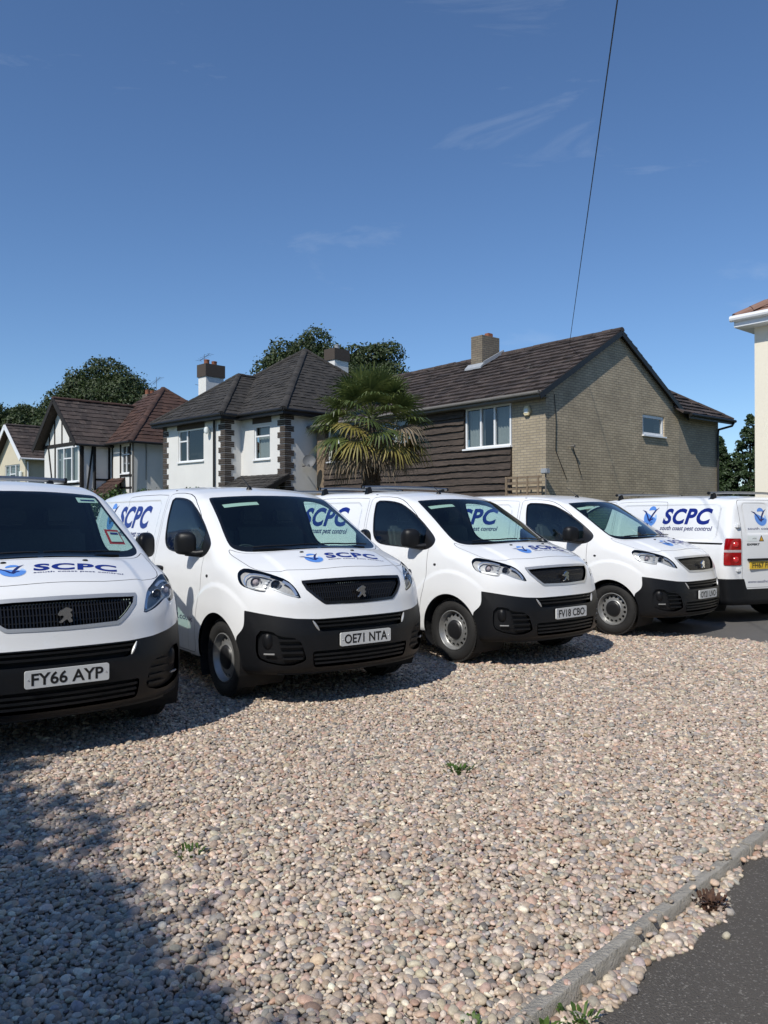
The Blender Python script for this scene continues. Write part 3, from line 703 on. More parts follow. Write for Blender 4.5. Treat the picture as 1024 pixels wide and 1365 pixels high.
    # lettering on the sides and bonnet
    def words(how, u0, u1, v0, v1, body, mat, sh=0, bold=0, nm='lettering', ml=.045, sp=1.0):
        v, f = text2d(body, u0, u1, v0, v1, sh, bold, ml, sp); o = obj_g(nm, lay(v, f, how), mat, root); o['kind'] = 'stuff'; return o
    words('right', -2.95, -1.95, 1.435, 1.685, 'SCPC', M['navy'], .17, .040, sp=1.1)
    words('right', -2.97, -1.92, 1.322, 1.412, 'south coast pest control', M['navy_text'], .18, .018, ml=.08)
    words('left', 2.70, 3.66, 1.435, 1.685, 'SCPC', M['navy'], .17, .040, sp=1.1)
    words('left', 2.67, 3.70, 1.322, 1.412, 'south coast pest control', M['navy_text'], .18, .018, ml=.08)
    emblem(root, 'right', (-3.24, 1.565), .27); emblem(root, 'left', (2.41, 1.565), .27)
    words('right', -2.62, -.49, .585, .655, 'www.southcoastpestcontrol.co.uk', M['navy_text'], .1, .006, ml=.1)
    words('left', .55, 2.7, .585, .655, 'www.southcoastpestcontrol.co.uk', M['navy_text'], .1, .006, ml=.1)
    words('bonnet', -.115, .47, -.468, -.352, 'SCPC', M['navy'], .17, .040, sp=1.1)
    words('bonnet', -.125, .485, -.505, -.480, 'south coast pest control', M['navy_text'], .15, .012, ml=.08)
    emblem(root, 'bonnet', (-.245, -.43), .15)
    return root
FONT_PL = dict(shear=0, bold=.012)
def plate(root, body, rear=False):
    """front plate 520 x 111 mm with bevelled rim, or the yellow one at the back"""
    if not rear:
        p, n = surf_x(np.array([0.0]), np.array([.5425]), 1); x = p[0, 0]+.010; y0, z0 = 0.0, .5425
        fn = lambda u, w, d: (x+d, u+y0, w+z0); mat = M['plate_w']
    else:
        x = -4.096; y0, z0 = .25, .845; fn = lambda u, w, d: (x-d, -u+y0, w+z0); mat = M['plate_y']
    r = .012; pts = []
    for cx, cy, a0 in ((.26-r, .0555-r, 0), (-.26+r, .0555-r, 90), (-.26+r, -.0555+r, 180), (.26-r, -.0555+r, 270)):
        pts += [(cx+r*math.cos(R(a0+t)), cy+r*math.sin(R(a0+t))) for t in (0, 30, 60, 90)]
    pl = MB().prism(pts, -.012, .004, fn).build('number_plate', mat, root, smooth=False)
    v, f = text2d(body, -.222, .222, -.0395, .0395, 0, .022)
    if rear: f = f[:, ::-1] if False else f
    vv = [fn(a, b, .0052) for a, b in v]
    # face outwards
    a = Vector(vv[f[0][1]])-Vector(vv[f[0][0]]); b = Vector(vv[f[0][2]])-Vector(vv[f[0][0]])
    if a.cross(b).x*(1 if not rear else -1) < 0: f = f[:, ::-1]
    obj('registration', vv, f, M['ink'], pl)
    for u in (-.24, .24):
        q = MB().lathe([(.006, 0), (.004, .003), (0, .004)], 10, 'x', fn(u, 0, .004)); q.build('screw', M['chrome'], pl)
    return pl
def roof_bar(root, x, half=.78, rad=.021, feet=(.62,), col='grey_metal'):
    z = float(TC(np.array([x]))[0]); zb = z+.052
    o = MB().tube([(x, -half, zb-.012), (x, -half*.5, zb), (x, half*.5, zb), (x, half, zb-.012)], rad, 12).build('roof_bar', M[col], root)
    for sg in (-1, 1):
        MB().lathe([(rad*1.25, -.012), (rad*1.25, .012), (0, .014)], 12, 'y', (x, half*sg, zb-.012)).build('end_cap', M['plastic'], o)
        p, n = surf_top(np.array([x]), np.array([.64*sg])); zz = p[0, 2]
        MB().add([(x-.04,.61*sg,zz+.010),(x+.04,.61*sg,zz+.010),(x+.04,.69*sg,zz-.02),(x-.04,.69*sg,zz-.02),(x-.02,.625*sg,zb),(x+.02,.625*sg,zb),(x+.02,.675*sg,zb-.002),(x-.02,.675*sg,zb-.002)],
                 [(0,3,2,1),(4,5,6,7),(0,1,5,4),(1,2,6,5),(2,3,7,6),(3,0,4,7)]).build('foot', M['plastic'], o, .006)
    return o
def retint(root, name, mat):
    for o in root.children:
        if o.name.split('.')[0] == name:
            o.material_slots[0].link = 'OBJECT'; o.material_slots[0].material = mat
proto = make_van()
VANS = [  # x, y, yaw, plate, rear plate, label
 (-2.561, 5.791, -.939, 'FY66 AYP', 'white panel van with a red card in its windscreen and plate FY66 AYP'),
 (-.688, 7.406, -.927, 'OE71 NTA', 'white panel van with all-black grille surround and plate OE71 NTA'),
 (1.426, 9.074, -.874, 'FV18 CBO', 'white panel van with grey roof bars and plate FV18 CBO'),
 (3.659, 11.036, -.804, 'OY21 LNO', 'white panel van with plate OY21 LNO parked across gravel and tarmac'),
 (4.13, 15.41, math.atan2(.914, -.407), None, 'white panel van showing its rear doors, red tail light and yellow plate'),
]
van_roots = []
for i, (x, y, yaw, pl, lb) in enumerate(VANS):
    r = proto if i == 0 else copy_tree(proto); van_roots.append(r)
    r.location = (x, y, 0.0); r.rotation_euler = (0, 0, yaw); tag(r, lb, 'van', 'white vans parked in a row')
for i, r in enumerate(van_roots):
    if VANS[i][3]: plate(r, VANS[i][3])
v1, v2, v3, v4, v5 = van_roots
retint(v2, 'grille_frame', M['plastic_gloss'])
roof_bar(v1, -2.35, .80, .024)
for x in (-1.75, -2.7, -3.5): roof_bar(v3, x, .74, .019)
for x in (-1.5, -3.55): roof_bar(v5, x, .74, .019)
# paper card and sun strip behind van 1's glass
def card(root, quad, mat, name, off, par=None):
    u = np.array([q[0] for q in quad]); y = np.array([q[1] for q in quad]); p, n = surf_top(u, y); return obj(name, (p-n*off), [(0, 1, 2, 3)], mat, par or root)
c = card(v1, [(-.30,.582),(-.346,.706),(-.149,.712),(-.098,.572)], M['red'], 'windscreen_card', .010)
card(v1, [(-.255,.612),(-.280,.680),(-.258,.681),(-.232,.611)], M['navy_text'], 'card_print', -.001, c)
card(v1, [(-.268,.597),(-.303,.692),(-.172,.697),(-.128,.592)], M['card'], 'card_face', .004, c)
c = card(v1, [(-.712,.469),(-.781,.648),(-.716,.662),(-.637,.472)], M['card'], 'windscreen_sticker', .006)
card(v1, [(-.692,.50),(-.742,.63),(-.722,.632),(-.672,.50)], M['navy_text'], 'sticker_print', .004, c)
# rear of van 5: yellow plate, badge lettering, hazard label
plate(v5, 'FH67 FLO', True)
MB().box(-4.125, -4.06, -.04, .54, .915, .945).build('plate_lamp_housing', M['plastic'], v5, .01)
def rear_words(y0, y1, z0, z1, body, mat, bold=.01, nm='lettering'):
    v, f = text2d(body, -y0, -y1, z0, z1, 0, bold, .06); return obj_g(nm, lay(v, f, 'rear'), mat, v5)
rear_words(.54, .30, 1.135, 1.165, 'EXPERT', M['ink'], .04)
rear_words(.53, -.53, .575, .625, 'www.southcoastpestcontrol.co.uk', M['navy_text'], .005)
emblem(v5, 'rear', (-.22, 1.555), .22)
rear_words(.50, -.50, 1.352, 1.40, 'south coast pest control', M['navy_text'], .004)
def rear_poly(pts, mat, nm, off=.0022):
    v, f = poly2d([(-a, b) for a, b in pts], .08); return obj_g(nm, lay(v, f, 'rear', off), mat, v5)
tri = rear_poly([(.315,1.195),(.215,1.195),(.265,1.285)], M['ink'], 'hazard_label'); rear_poly([(.298,1.204),(.232,1.204),(.265,1.265)], M['amber'], 'hazard_print', .003)
rear_poly([(.53,1.195),(.35,1.195),(.35,1.275),(.53,1.275)], M['card'], 'roadside_label'); rear_words(.44, .36, 1.225, 1.245, 'ATA', M['ink'], .01)
# ------------------------------------------------------------------ houses: materials and helpers
def mat_brick(name, c1, c2, mortar, bw=.225, rh=.075, ms=.010, var=.35, bump=.5):
    m, t, b = base_mat(name, c1, .9); tc = N(t, 'ShaderNodeTexCoord')
    br = N(t, 'ShaderNodeTexBrick', Scale=1.0); br.inputs['Color1'].default_value = (*c1, 1); br.inputs['Color2'].default_value = (*c2, 1); br.inputs['Mortar'].default_value = (*mortar, 1)
    br.inputs['Brick Width'].default_value = bw; br.inputs['Row Height'].default_value = rh; br.inputs['Mortar Size'].default_value = ms; br.inputs['Mortar Smooth'].default_value = .2; br.inputs['Bias'].default_value = 0
    t.links.new(tc.outputs['UV'], br.inputs['Vector'])
    n = N(t, 'ShaderNodeTexNoise', Scale=1.3, Detail=6.0, Roughness=.7); t.links.new(tc.outputs['UV'], n.inputs['Vector'])
    mr = N(t, 'ShaderNodeMapRange'); mr.inputs['From Min'].default_value = .3; mr.inputs['From Max'].default_value = .7; mr.inputs['To Min'].default_value = 1-var; mr.inputs['To Max'].default_value = 1+var*.5
    t.links.new(n.outputs['Fac'], mr.inputs['Value'])
    mu = N(t, 'ShaderNodeMixRGB', blend_type='MULTIPLY', Fac=1.0); t.links.new(br.outputs['Color'], mu.inputs['Color1']); t.links.new(mr.outputs[0], mu.inputs['Color2']); t.links.new(mu.outputs['Color'], b.inputs['Base Color'])
    bp = N(t, 'ShaderNodeBump', Strength=bump, Distance=.012); bp.invert = True; t.links.new(br.outputs['Fac'], bp.inputs['Height']); t.links.new(bp.outputs['Normal'], b.inputs['Normal'])
    return m
def mat_tile(name, c1, c2, lich=(.30, .28, .22), amt=.25):
    """every tile its own tone, lichen in patches"""
    m, t, b = base_mat(name, c1, .88); g = N(t, 'ShaderNodeNewGeometry'); tc = N(t, 'ShaderNodeTexCoord')
    mx = N(t, 'ShaderNodeMixRGB'); mx.inputs['Color1'].default_value = (*c1, 1); mx.inputs['Color2'].default_value = (*c2, 1); t.links.new(g.outputs['Random Per Island'], mx.inputs['Fac'])
    n = N(t, 'ShaderNodeTexNoise', Scale=3.2, Detail=10.0, Roughness=.85); t.links.new(tc.outputs['Object'], n.inputs['Vector'])
    rp = N(t, 'ShaderNodeValToRGB'); rp.color_ramp.elements[0].position = .55; rp.color_ramp.elements[1].position = .72; rp.color_ramp.elements[1].color = (amt*2, amt*2, amt*2, 1); t.links.new(n.outputs['Fac'], rp.inputs['Fac'])
    m2 = N(t, 'ShaderNodeMixRGB'); m2.inputs['Color2'].default_value = (*lich, 1); t.links.new(rp.outputs['Color'], m2.inputs['Fac']); t.links.new(mx.outputs['Color'], m2.inputs['Color1']); t.links.new(m2.outputs['Color'], b.inputs['Base Color'])
    n3 = N(t, 'ShaderNodeTexNoise', Scale=25.0, Detail=4.0); t.links.new(tc.outputs['Object'], n3.inputs['Vector']); bp = N(t, 'ShaderNodeBump', Strength=.4, Distance=.01); t.links.new(n3.outputs['Fac'], bp.inputs['Height']); t.links.new(bp.outputs['Normal'], b.inputs['Normal'])
    return m
def mat_wood(name, col, var=.6):
    m, t, b = base_mat(name, col, .85); tc = N(t, 'ShaderNodeTexCoord'); mp = N(t, 'ShaderNodeMapping'); mp.inputs['Scale'].default_value = (14, 1.2, 14)
    oi = N(t, 'ShaderNodeObjectInfo'); n = N(t, 'ShaderNodeTexNoise', Scale=2.0, Detail=8.0, Roughness=.7, Distortion=.6); n.noise_dimensions = '4D'
    t.links.new(tc.outputs['Object'], mp.inputs['Vector']); t.links.new(mp.outputs['Vector'], n.inputs['Vector']); mw = N(t, 'ShaderNodeMath', operation='MULTIPLY'); mw.inputs[1].default_value = 30; t.links.new(oi.outputs['Random'], mw.inputs[0]); t.links.new(mw.outputs[0], n.inputs['W'])
    rp = N(t, 'ShaderNodeValToRGB'); rp.color_ramp.elements[0].position = .3; rp.color_ramp.elements[1].position = .75; rp.color_ramp.elements[0].color = (*[c*(1-var) for c in col], 1); rp.color_ramp.elements[1].color = (*[c*(1+var*1.6) for c in col], 1)
    t.links.new(n.outputs['Fac'], rp.inputs['Fac']); t.links.new(rp.outputs['Color'], b.inputs['Base Color']); bp = N(t, 'ShaderNodeBump', Strength=.5, Distance=.01); t.links.new(n.outputs['Fac'], bp.inputs['Height']); t.links.new(bp.outputs['Normal'], b.inputs['Normal'])
    return m
M['brick_tan'] = mat_brick('tan_brick', (.56, .46, .31), (.46, .375, .255), (.28, .235, .17), var=.26, bump=.7)
M['brick_tan2'] = mat_brick('pale_tan_brick', (.43, .36, .25), (.36, .30, .205), (.25, .22, .18), var=.2)
M['brick_dk'] = mat_brick('sooty_tan_brick', (.25, .21, .15), (.20, .16, .115), (.13, .115, .095), var=.3)
M['brick_dark'] = mat_brick('dark_brick', (.085, .06, .045), (.13, .095, .07), (.20, .18, .15), var=.3)
M['render_w'] = mat_plain('white_render', (.72, .71, .67), .92, .09, 1.2, .35, 45)
M['render_c'] = mat_plain('cream_render', (.80, .74, .60), .92, .03, .8, .2, 60)
M['render_y'] = mat_plain('yellow_cream_render', (.62, .56, .42), .92, .08, 1.2, .3, 45)
M['tile_brown'] = mat_tile('brown_roof_tile', (.034, .026, .024), (.078, .058, .050), (.26, .24, .20), .32)
M['tile_red'] = mat_tile('red_brown_roof_tile', (.040, .020, .015), (.080, .040, .028), (.20, .15, .09), .14)
M['tile_grey'] = mat_tile('grey_roof_tile', (.024, .022, .020), (.046, .041, .036), (.16, .13, .09), .16)
M['tile_pale'] = mat_tile('pale_brown_roof_tile', (.20, .11, .08), (.28, .17, .13), (.3, .26, .2), .1)
M['quoin'] = mat_tile('dark_quoin_brick', (.042, .032, .026), (.085, .066, .052), (.2, .17, .13), .06)
M['upvc'] = mat_plain('white_window_frame', (.78, .79, .79), .35, .03, 5)
M['pane'] = mat_glass('window_pane', (.55, .60, .60), .09)
M['room'] = mat_plain('dark_room', (.03, .032, .035), .9, .3, 2)
M['curtain'] = mat_plain('net_curtain', (.55, .55, .52), .95, .15, 14)
M['board'] = mat_wood('weathered_board', (.050, .037, .029), .85)
M['timber'] = mat_wood('black_timber', (.014, .012, .011))
M['fascia_b'] = mat_plain('black_fascia', (.012, .012, .012), .5, .2, 6)
M['fascia_g'] = mat_plain('grey_fascia', (.15, .14, .125), .7, .2, 4)
M['lead'] = mat_plain('lead_flashing', (.34, .36, .38), .5, .2, 8)
M['terracotta'] = mat_plain('terracotta', (.26, .10, .055), .85, .25, 9)
M['trellis'] = mat_wood('trellis_wood', (.20, .15, .10), .35)
M['alarm'] = mat_plain('cream_alarm_case', (.66, .56, .34), .5, .1, 6)
M['dish'] = mat_plain('grey_dish', (.13, .135, .14), .6, .1, 8)
def uv_wall(me, uvs):
    l = me.uv_layers.new(name='UVMap')
    for lp in me.loops: l.data[lp.index].uv = uvs[lp.vertex_index]
def wall(parent, place, u0, u1, z0, z1, mat, holes=(), name='wall', depth=.11):
    """flat wall with real window openings; place(u, z, d) with d outwards"""
    us = sorted({u0, u1, *[h[0] for h in holes], *[h[1] for h in holes]}); zs = sorted({z0, z1, *[h[2] for h in holes], *[h[3] for h in holes]})
    v = []; uv = []; f = []
    def q(*pts):
        n = len(v)
        for u, z, d in pts: v.append(place(u, z, d)); uv.append((u+d, z+(d if False else 0)))
        f.append((n, n+1, n+2, n+3))
    for a, b in zip(us[:-1], us[1:]):
        for c, e in zip(zs[:-1], zs[1:]):
            um, zm = (a+b)/2, (c+e)/2
            if any(h[0] < um < h[1] and h[2] < zm < h[3] for h in holes): continue
            q((a, c, 0), (b, c, 0), (b, e, 0), (a, e, 0))
    for h in holes:
        a, b, c, e = h[:4]; D = -depth
        q((a, c, 0), (a, e, 0), (a, e, D), (a, c, D)); q((b, c, 0), (b, c, D), (b, e, D), (b, e, 0)); q((a, e, 0), (b, e, 0), (b, e, D), (a, e, D)); q((a, c, 0), (a, c, D), (b, c, D), (b, c, 0))
    me = mesh(name, v, f); uv_wall(me, uv); return put(name, me, mat, parent)
def wall_poly(parent, place, pts, mat, name='gable_wall', d=0.0):
    me = mesh(name, [place(u, z, d) for u, z in pts], [tuple(range(len(pts)))]); uv_wall(me, pts); return put(name, me, mat, parent)
def pbox(mb, place, u0, u1, z0, z1, d0, d1):
    return mb.add([place(u, z, d) for d in (d0, d1) for u, z in ((u0, z0), (u1, z0), (u1, z1), (u0, z1))], [(0,1,2,3),(4,5,6,7),(0,1,5,4),(1,2,6,5),(2,3,7,6),(3,0,4,7)])
def window(parent, place, u0, u1, z0, z1, cols=(1,), rows=None, inset=-.06, sill=True, curtain=(), fw=.055, room=True, rec=.11):
    """cols: relative widths of the lights; rows: {col index: relative heights from the bottom}; curtain: column numbers with net curtain"""
    w = MB(); D0, D1 = inset-.05, inset+.02
    pbox(w, place, u0, u1, z0, z0+fw, D0, D1); pbox(w, place, u0, u1, z1-fw, z1, D0, D1); pbox(w, place, u0, u0+fw, z0+fw, z1-fw, D0, D1); pbox(w, place, u1-fw, u1, z0+fw, z1-fw, D0, D1)
    tot = sum(cols); x = u0+fw; W = u1-u0-2*fw; panes = []
    for i, c in enumerate(cols):
        x2 = x+W*c/tot
        if i: pbox(w, place, x-fw*.55, x+fw*.55, z0+fw, z1-fw, D0, D1+.008)
        rr = (rows or {}).get(i, (1,)); z = z0+fw; H = z1-z0-2*fw
        for j, r in enumerate(rr):
            z2 = z+H*r/sum(rr)
            if j: pbox(w, place, x+fw*.4, x2-fw*.4, z-fw*.5, z+fw*.5, D0, D1+.004)
            panes.append((x, x2, z, z2, i)); z = z2
        x = x2
    o = w.build('window', M['upvc'], parent, smooth=False)
    for a, b, c, e, i in panes:
        obj('pane', [place(u, z, inset-.015) for u, z in ((a, c), (b, c), (b, e), (a, e))], [(0, 1, 2, 3)], M['pane'], o)
        if i in curtain:
            n = 14; v = []
            for k in range(n+1):
                u = a+(b-a)*k/n; d = inset-.16+.03*math.sin(k*2.4+a*5); v += [place(u, c, d), place(u, e, d)]
            obj('curtain', v, [(2*k, 2*k+2, 2*k+3, 2*k+1) for k in range(n)], M['curtain'], o, True)
    if room: obj('room_backing', [place(u, z, inset-.55) for u, z in ((u0-.4, z0-.3), (u1+.4, z0-.3), (u1+.4, z1+.3), (u0-.4, z1+.3))], [(0, 1, 2, 3)], M['room'], o)
    if sill: s = MB(); pbox(s, place, u0-.05, u1+.05, z0-.05, z0-.003, inset, .07); s.build('sill', M['upvc'], o, smooth=False)
    return o
def clip2(poly, a, b):
    """part of poly on the left of a->b"""
    out = []; n = len(poly); e = (b[0]-a[0], b[1]-a[1]); s = lambda p: e[0]*(p[1]-a[1])-e[1]*(p[0]-a[0])
    for i in range(n):
        p, q = poly[i], poly[(i+1) % n]; sp, sq = s(p), s(q)
        if sp >= 0: out.append(p)
        if sp*sq < 0: t = sp/(sp-sq); out.append((p[0]+(q[0]-p[0])*t, p[1]+(q[1]-p[1])*t))
    return out
def slope(parent, pts, mat, tw=.30, th=.30, thick=.028, name='roof_slope', rag=.016):
    """tiled roof plane; the first two points are the eave"""
    P = [Vector(p) for p in pts]; U = (P[1]-P[0]).normalized(); Nn = None
    for p in P[2:]:
        c = U.cross(p-P[0])
        if c.length > .1: Nn = c.normalized(); break
    if Nn.z < 0: Nn = -Nn
    V = Nn.cross(U); 
    if V.z < 0: V = -V
    uv = [((p-P[0]).dot(U), (p-P[0]).dot(V)) for p in P]
    A = sum(uv[i][0]*uv[(i+1) % len(uv)][1]-uv[(i+1) % len(uv)][0]*uv[i][1] for i in range(len(uv)))
    if A < 0: uv = uv[::-1]
    base = obj(name, [p-Nn*.02 for p in P], [tuple(range(len(P)))], mat, parent)
    umin, umax = min(a for a, _ in uv), max(a for a, _ in uv); vmax = max(b for _, b in uv); vmin = min(b for _, b in uv)
    v = []; f = []; rows = max(1, round((vmax-vmin)/th)); th = (vmax-vmin)/rows
    for r in range(rows):
        y0 = vmin+r*th; off = (r % 2)*tw*.5
        for c in range(int((umax-umin)/tw)+3):
            x0 = umin+(c-1)*tw+off+.003; x1 = x0+tw-.006; dy = random.uniform(-rag, rag); y1 = y0+th+.01
            poly = [(x0, y0+dy if r else y0), (x1, y0+dy if r else y0), (x1, y1), (x0, y1)]
            for i in range(len(uv)):
                poly = clip2(poly, uv[i], uv[(i+1) % len(uv)])
                if len(poly) < 3: break
            if len(poly) < 3: continue
            k = random.uniform(-.008, .009); tl = random.uniform(-.016, .016); n = len(poly); b = len(v)
            for a, e in poly: h = thick*(1.25-(e-y0)/th)+k+tl*(a-x0)/tw; v.append(P[0]+U*a+V*e+Nn*max(h, .002))
            for a, e in poly: v.append(P[0]+U*a+V*e-Nn*.01)
            f.append(tuple(range(b, b+n))); f += [(b+i, b+n+i, b+n+(i+1) % n, b+(i+1) % n) for i in range(n)]
    t = obj('roof_tile', v, f, mat, base); t['kind'] = 'stuff'
    return base
def ridge(parent, a, b, mat, r=.11, step=.34, name='ridge_tile'):
    a, b = Vector(a), Vector(b); d = b-a; L = d.length; n = max(1, round(L/step)); t = d.normalized(); side = t.cross(Vector((0, 0, 1))).normalized(); up = side.cross(t).normalized()
    m = MB()
    for i in range(n):
        p0 = a+t*(L*i/n); p1 = a+t*(L*(i+1)/n-.012); v = []; rr = r*random.uniform(.95, 1.06); dz = random.uniform(-.008, .008)
        for p in (p0, p1):
            for k in range(7): th = math.pi*(-.08+1.16*k/6); v.append(p+side*rr*math.cos(th)+up*(rr*.75*math.sin(th)-.01+dz))
        m.add(v, [(k, k+1, 8+k, 7+k) for k in range(6)]+[tuple(range(6, -1, -1)), tuple(range(7, 14))])
    o = m.build(name, mat, parent); o['kind'] = 'stuff'; return o
def board(parent, a, b, w, h, mat, name='fascia', up=(0, 0, 1)):
    """plank from a to b, h tall, w thick"""
    a, b = Vector(a), Vector(b); t = (b-a).normalized(); upv = Vector(up); s = t.cross(upv).normalized(); u2 = s.cross(t).normalized()
    if u2.z < 0: u2 = -u2
    v = [p+s*w*i+u2*h*j for p in (a, b) for i, j in ((-.5, -.5), (.5, -.5), (.5, .5), (-.5, .5))]
    return MB().add(v, [(0,1,2,3),(4,5,6,7),(0,1,5,4),(1,2,6,5),(2,3,7,6),(3,0,4,7)]).build(name, mat, parent, smooth=False)
def gutter(parent, a, b, mat, r=.055): return MB().tube([a, b], r, 10).build('gutter', mat, parent)
def chimney(parent, x, y, z0, z1, wx, wy, mat, top=None, pots=1, band=.35, potmat=None, name='chimney'):
    v = []; uvs = []; f = []
    cs = [(x-wx/2, y-wy/2), (x+wx/2, y-wy/2), (x+wx/2, y+wy/2), (x-wx/2, y+wy/2)]; per = [0, wx, wx+wy, 2*wx+wy, 2*wx+2*wy]
    for i in range(4):
        a, b = cs[i], cs[(i+1) % 4]; n = len(v); v += [(*a, z0), (*b, z0), (*b, z1), (*a, z1)]; uvs += [(per[i], z0), (per[i+1], z0), (per[i+1], z1), (per[i], z1)]; f.append((n, n+1, n+2, n+3))
    n = len(v); v += [(*c, z1) for c in cs]; uvs += cs; f.append((n, n+1, n+2, n+3))
    me = mesh(name, v, f); uv_wall(me, uvs); o = put(name, me, mat, parent)
    if top is not None:
        k = MB().box(x-wx/2-.05, x+wx/2+.05, y-wy/2-.05, y+wy/2+.05, z1-band, z1+.02); ob = k.build('brick_band', top, o, smooth=False)
    for i in range(pots):
        px = x if pots == 1 else x-wx*.25+wx*.5*i/(pots-1)
        MB().lathe([(.13, 0), (.12, .20), (.14, .24), (.11, .26), (.09, .10)], 14, 'z', (px, y+(i % 2)*.1, z1)).build('chimney_pot', potmat or M['terracotta'], o)
    return o
FX = lambda x0: (lambda u, z, d: (x0-d, u, z))      # wall facing -x, u along y
FY = lambda y0: (lambda u, z, d: (u, y0-d, z))      # wall facing -y, u along x

# ------------------------------------------------------------------ tan brick house with weatherboarding
GA = math.atan2(.643, .766); GB = math.atan2(.72, .694)
hA = tag(empty('brick_house', (4.45, 21.6, 0), GA), 'tan brick house with brown tiled roof and dark waney weatherboarding', 'house')
wall(hA, FX(0), 0, 1.21, 0, 5.05, M['brick_tan2'])
wall(hA, FX(0.02), 1.21, 10.8, 0, 5.05, M['board'], [(1.22, 3.05, 3.57, 4.82), (5.45, 7.2, 3.57, 4.82), (8.9, 10.1, 3.57, 4.82)], name='backing_wall')
wall(hA, FY(0), 0, 6.95, 0, 5.05, M['brick_tan'], [(4.79, 6.06, 4.12, 4.78)])
wall_poly(hA, FY(0), [(-.0, 5.05), (6.95, 5.05), (3.475, 7.08)], M['brick_tan'])
wall(hA, FY(0.0), 6.952, 9.6, 0, 5.0, M['brick_tan2'], name='extension_wall')
wall(hA, lambda u, z, d: (9.6+d, u, z), 0, 5, 0, 5.0, M['brick_tan2'], name='extension_wall')
wall(hA, lambda u, z, d: (u, 10.8+d, z), 0, 6.95, 0, 5.05, M['brick_tan'], name='end_wall')
wall_poly(hA, lambda u, z, d: (u, 10.8+d, z), [(0, 5.05), (6.95, 5.05), (3.475, 7.08)], M['brick_tan'])
window(hA, FX(-.05), 1.24, 3.04, 3.6, 4.82, (1, .95, 1), curtain=(0, 2))
window(hA, FX(-.05), 5.45, 7.2, 3.6, 4.82, (1, 1), curtain=(0,))
window(hA, FX(-.05), 8.9, 10.1, 3.6, 4.82, (1, 1), {0: (2, 1), 1: (2, 1)}, curtain=(0, 1))
window(hA, FY(0), 4.80, 6.05, 4.13, 4.77, (1,), fw=.09)
def waney(y0, y1, z, h, k):
    n = max(6, int((y1-y0)/.06)); v = []; f = []
    for i in range(n+1):
        y = y0+(y1-y0)*i/n; w = .034*mnoise.noise((y*.7, k*7.7, 8))+.016*mnoise.noise((y*2.6, k*2.7, 0))+.014*mnoise.noise((y*9, k*5.7, 3)); w = max(-.07, min(.07, w))
        v += [(-.005, y, z+h+.03), (-.028, y, z+h+.03), (-.095-.016*math.sin(y*1.3+k), y, z+w), (-.02, y, z+w)]
    for i in range(n):
        for j in range(4): j2 = (j+1) % 4; f.append((4*i+j, 4*i+j2, 4*i+4+j2, 4*i+4+j))
    f += [(0, 3, 2, 1), (4*n, 4*n+1, 4*n+2, 4*n+3)]
    o = MB().add(v, f).build('weatherboard', M['board'], hA, ang=50); return o
bh = .205; k = 0; z = 1.3
while z < 4.95:
    if z+bh < 3.6: waney(1.22, 10.35, z, bh, k)
    elif z+bh < 4.9 or True:
        hh = min(bh, 5.0-z)
        waney(3.07, 5.43, z, hh, k); waney(7.22, 8.88, z, hh, k+.5)
    z += bh; k += 1
MB().box(-.05, .03, 10.3, 10.82, 0, 5.0).build('corner_panel', M['trellis'], hA, smooth=False)
tA = M['tile_brown']; EA = 5.0-.25*.584
slope(hA, [(-.38, -.12, EA+.03), (-.38, 10.95, EA+.03), (3.475, 10.95, 7.19), (3.475, -.12, 7.19)], tA, .30, .33, .052, rag=.02)
slope(hA, [(7.33, 10.95, EA+.03), (7.33, -.12, EA+.03), (3.475, -.12, 7.19), (3.475, 10.95, 7.19)], tA, .30, .33, .052, rag=.02)
ridge(hA, (3.475, -.14, 7.20), (3.475, 10.97, 7.20), tA, .12)
hz = lambda k: 4.93+.66*k
slope(hA, [(6.6, -.35, 4.93), (9.98, -.35, 4.93), (9.98-2.4, 2.05, hz(2.4)), (6.6, 2.05, hz(2.4))], tA, .30, .33, .052, rag=.02)
slope(hA, [(9.98, -.35, 4.93), (9.98, 4.5, 4.93), (9.98-2.4, 2.05, hz(2.4))], tA, .30, .33, .052, rag=.02)
ridge(hA, (9.98, -.35, 4.97), (9.98-2.4, 2.05, hz(2.4)+.04), tA, .10)
board(hA, (-.36, -.13, 4.90), (-.36, 10.9, 4.90), .03, .17, M['fascia_g']); gutter(hA, (-.43, -.1, 4.93), (-.43, 10.9, 4.93), M['fascia_g'], .05)
MB().box(-.36, .0, -.10, 10.9, 4.815, 4.83).build('soffit', M['fascia_g'], hA, smooth=False)
for x0, x1 in ((-.42, 3.475), (7.37, 3.475)): board(hA, (x0, -.135, EA-.04), (x1, -.135, 7.10), .03, .15, M['fascia_b'], 'bargeboard')
board(hA, (6.98, -.36, 4.86), (9.98, -.36, 4.86), .03, .16, M['fascia_b']); gutter(hA, (6.98, -.42, 4.9), (10.02, -.42, 4.9), M['fascia_b'], .05)
MB().tube([(9.95, -.40, 4.86), (9.90, -.36, 4.74), (9.48, -.08, 4.60), (9.46, -.06, 4.4), (9.46, -.06, .2)], .04, 8).build('downpipe', M['fascia_b'], hA)
c = chimney(hA, 3.0, 5.0, 6.3, 7.78, .88, .52, M['brick_dk'], pots=0); MB().box(3.05, 3.3, 4.9, 5.1, 7.78, 7.95).build('flue_cap', M['terracotta'], c, .02)
MB().add([(2.36,4.62,6.60),(2.52,4.62,6.72),(2.52,5.38,6.72),(2.36,5.38,6.60),(2.36,4.62,6.66),(2.54,4.62,6.82),(2.54,5.38,6.82),(2.36,5.38,6.66)], [(0,3,2,1),(4,5,6,7),(0,1,5,4),(1,2,6,5),(2,3,7,6),(3,0,4,7)]).build('flashing', M['lead'], c)
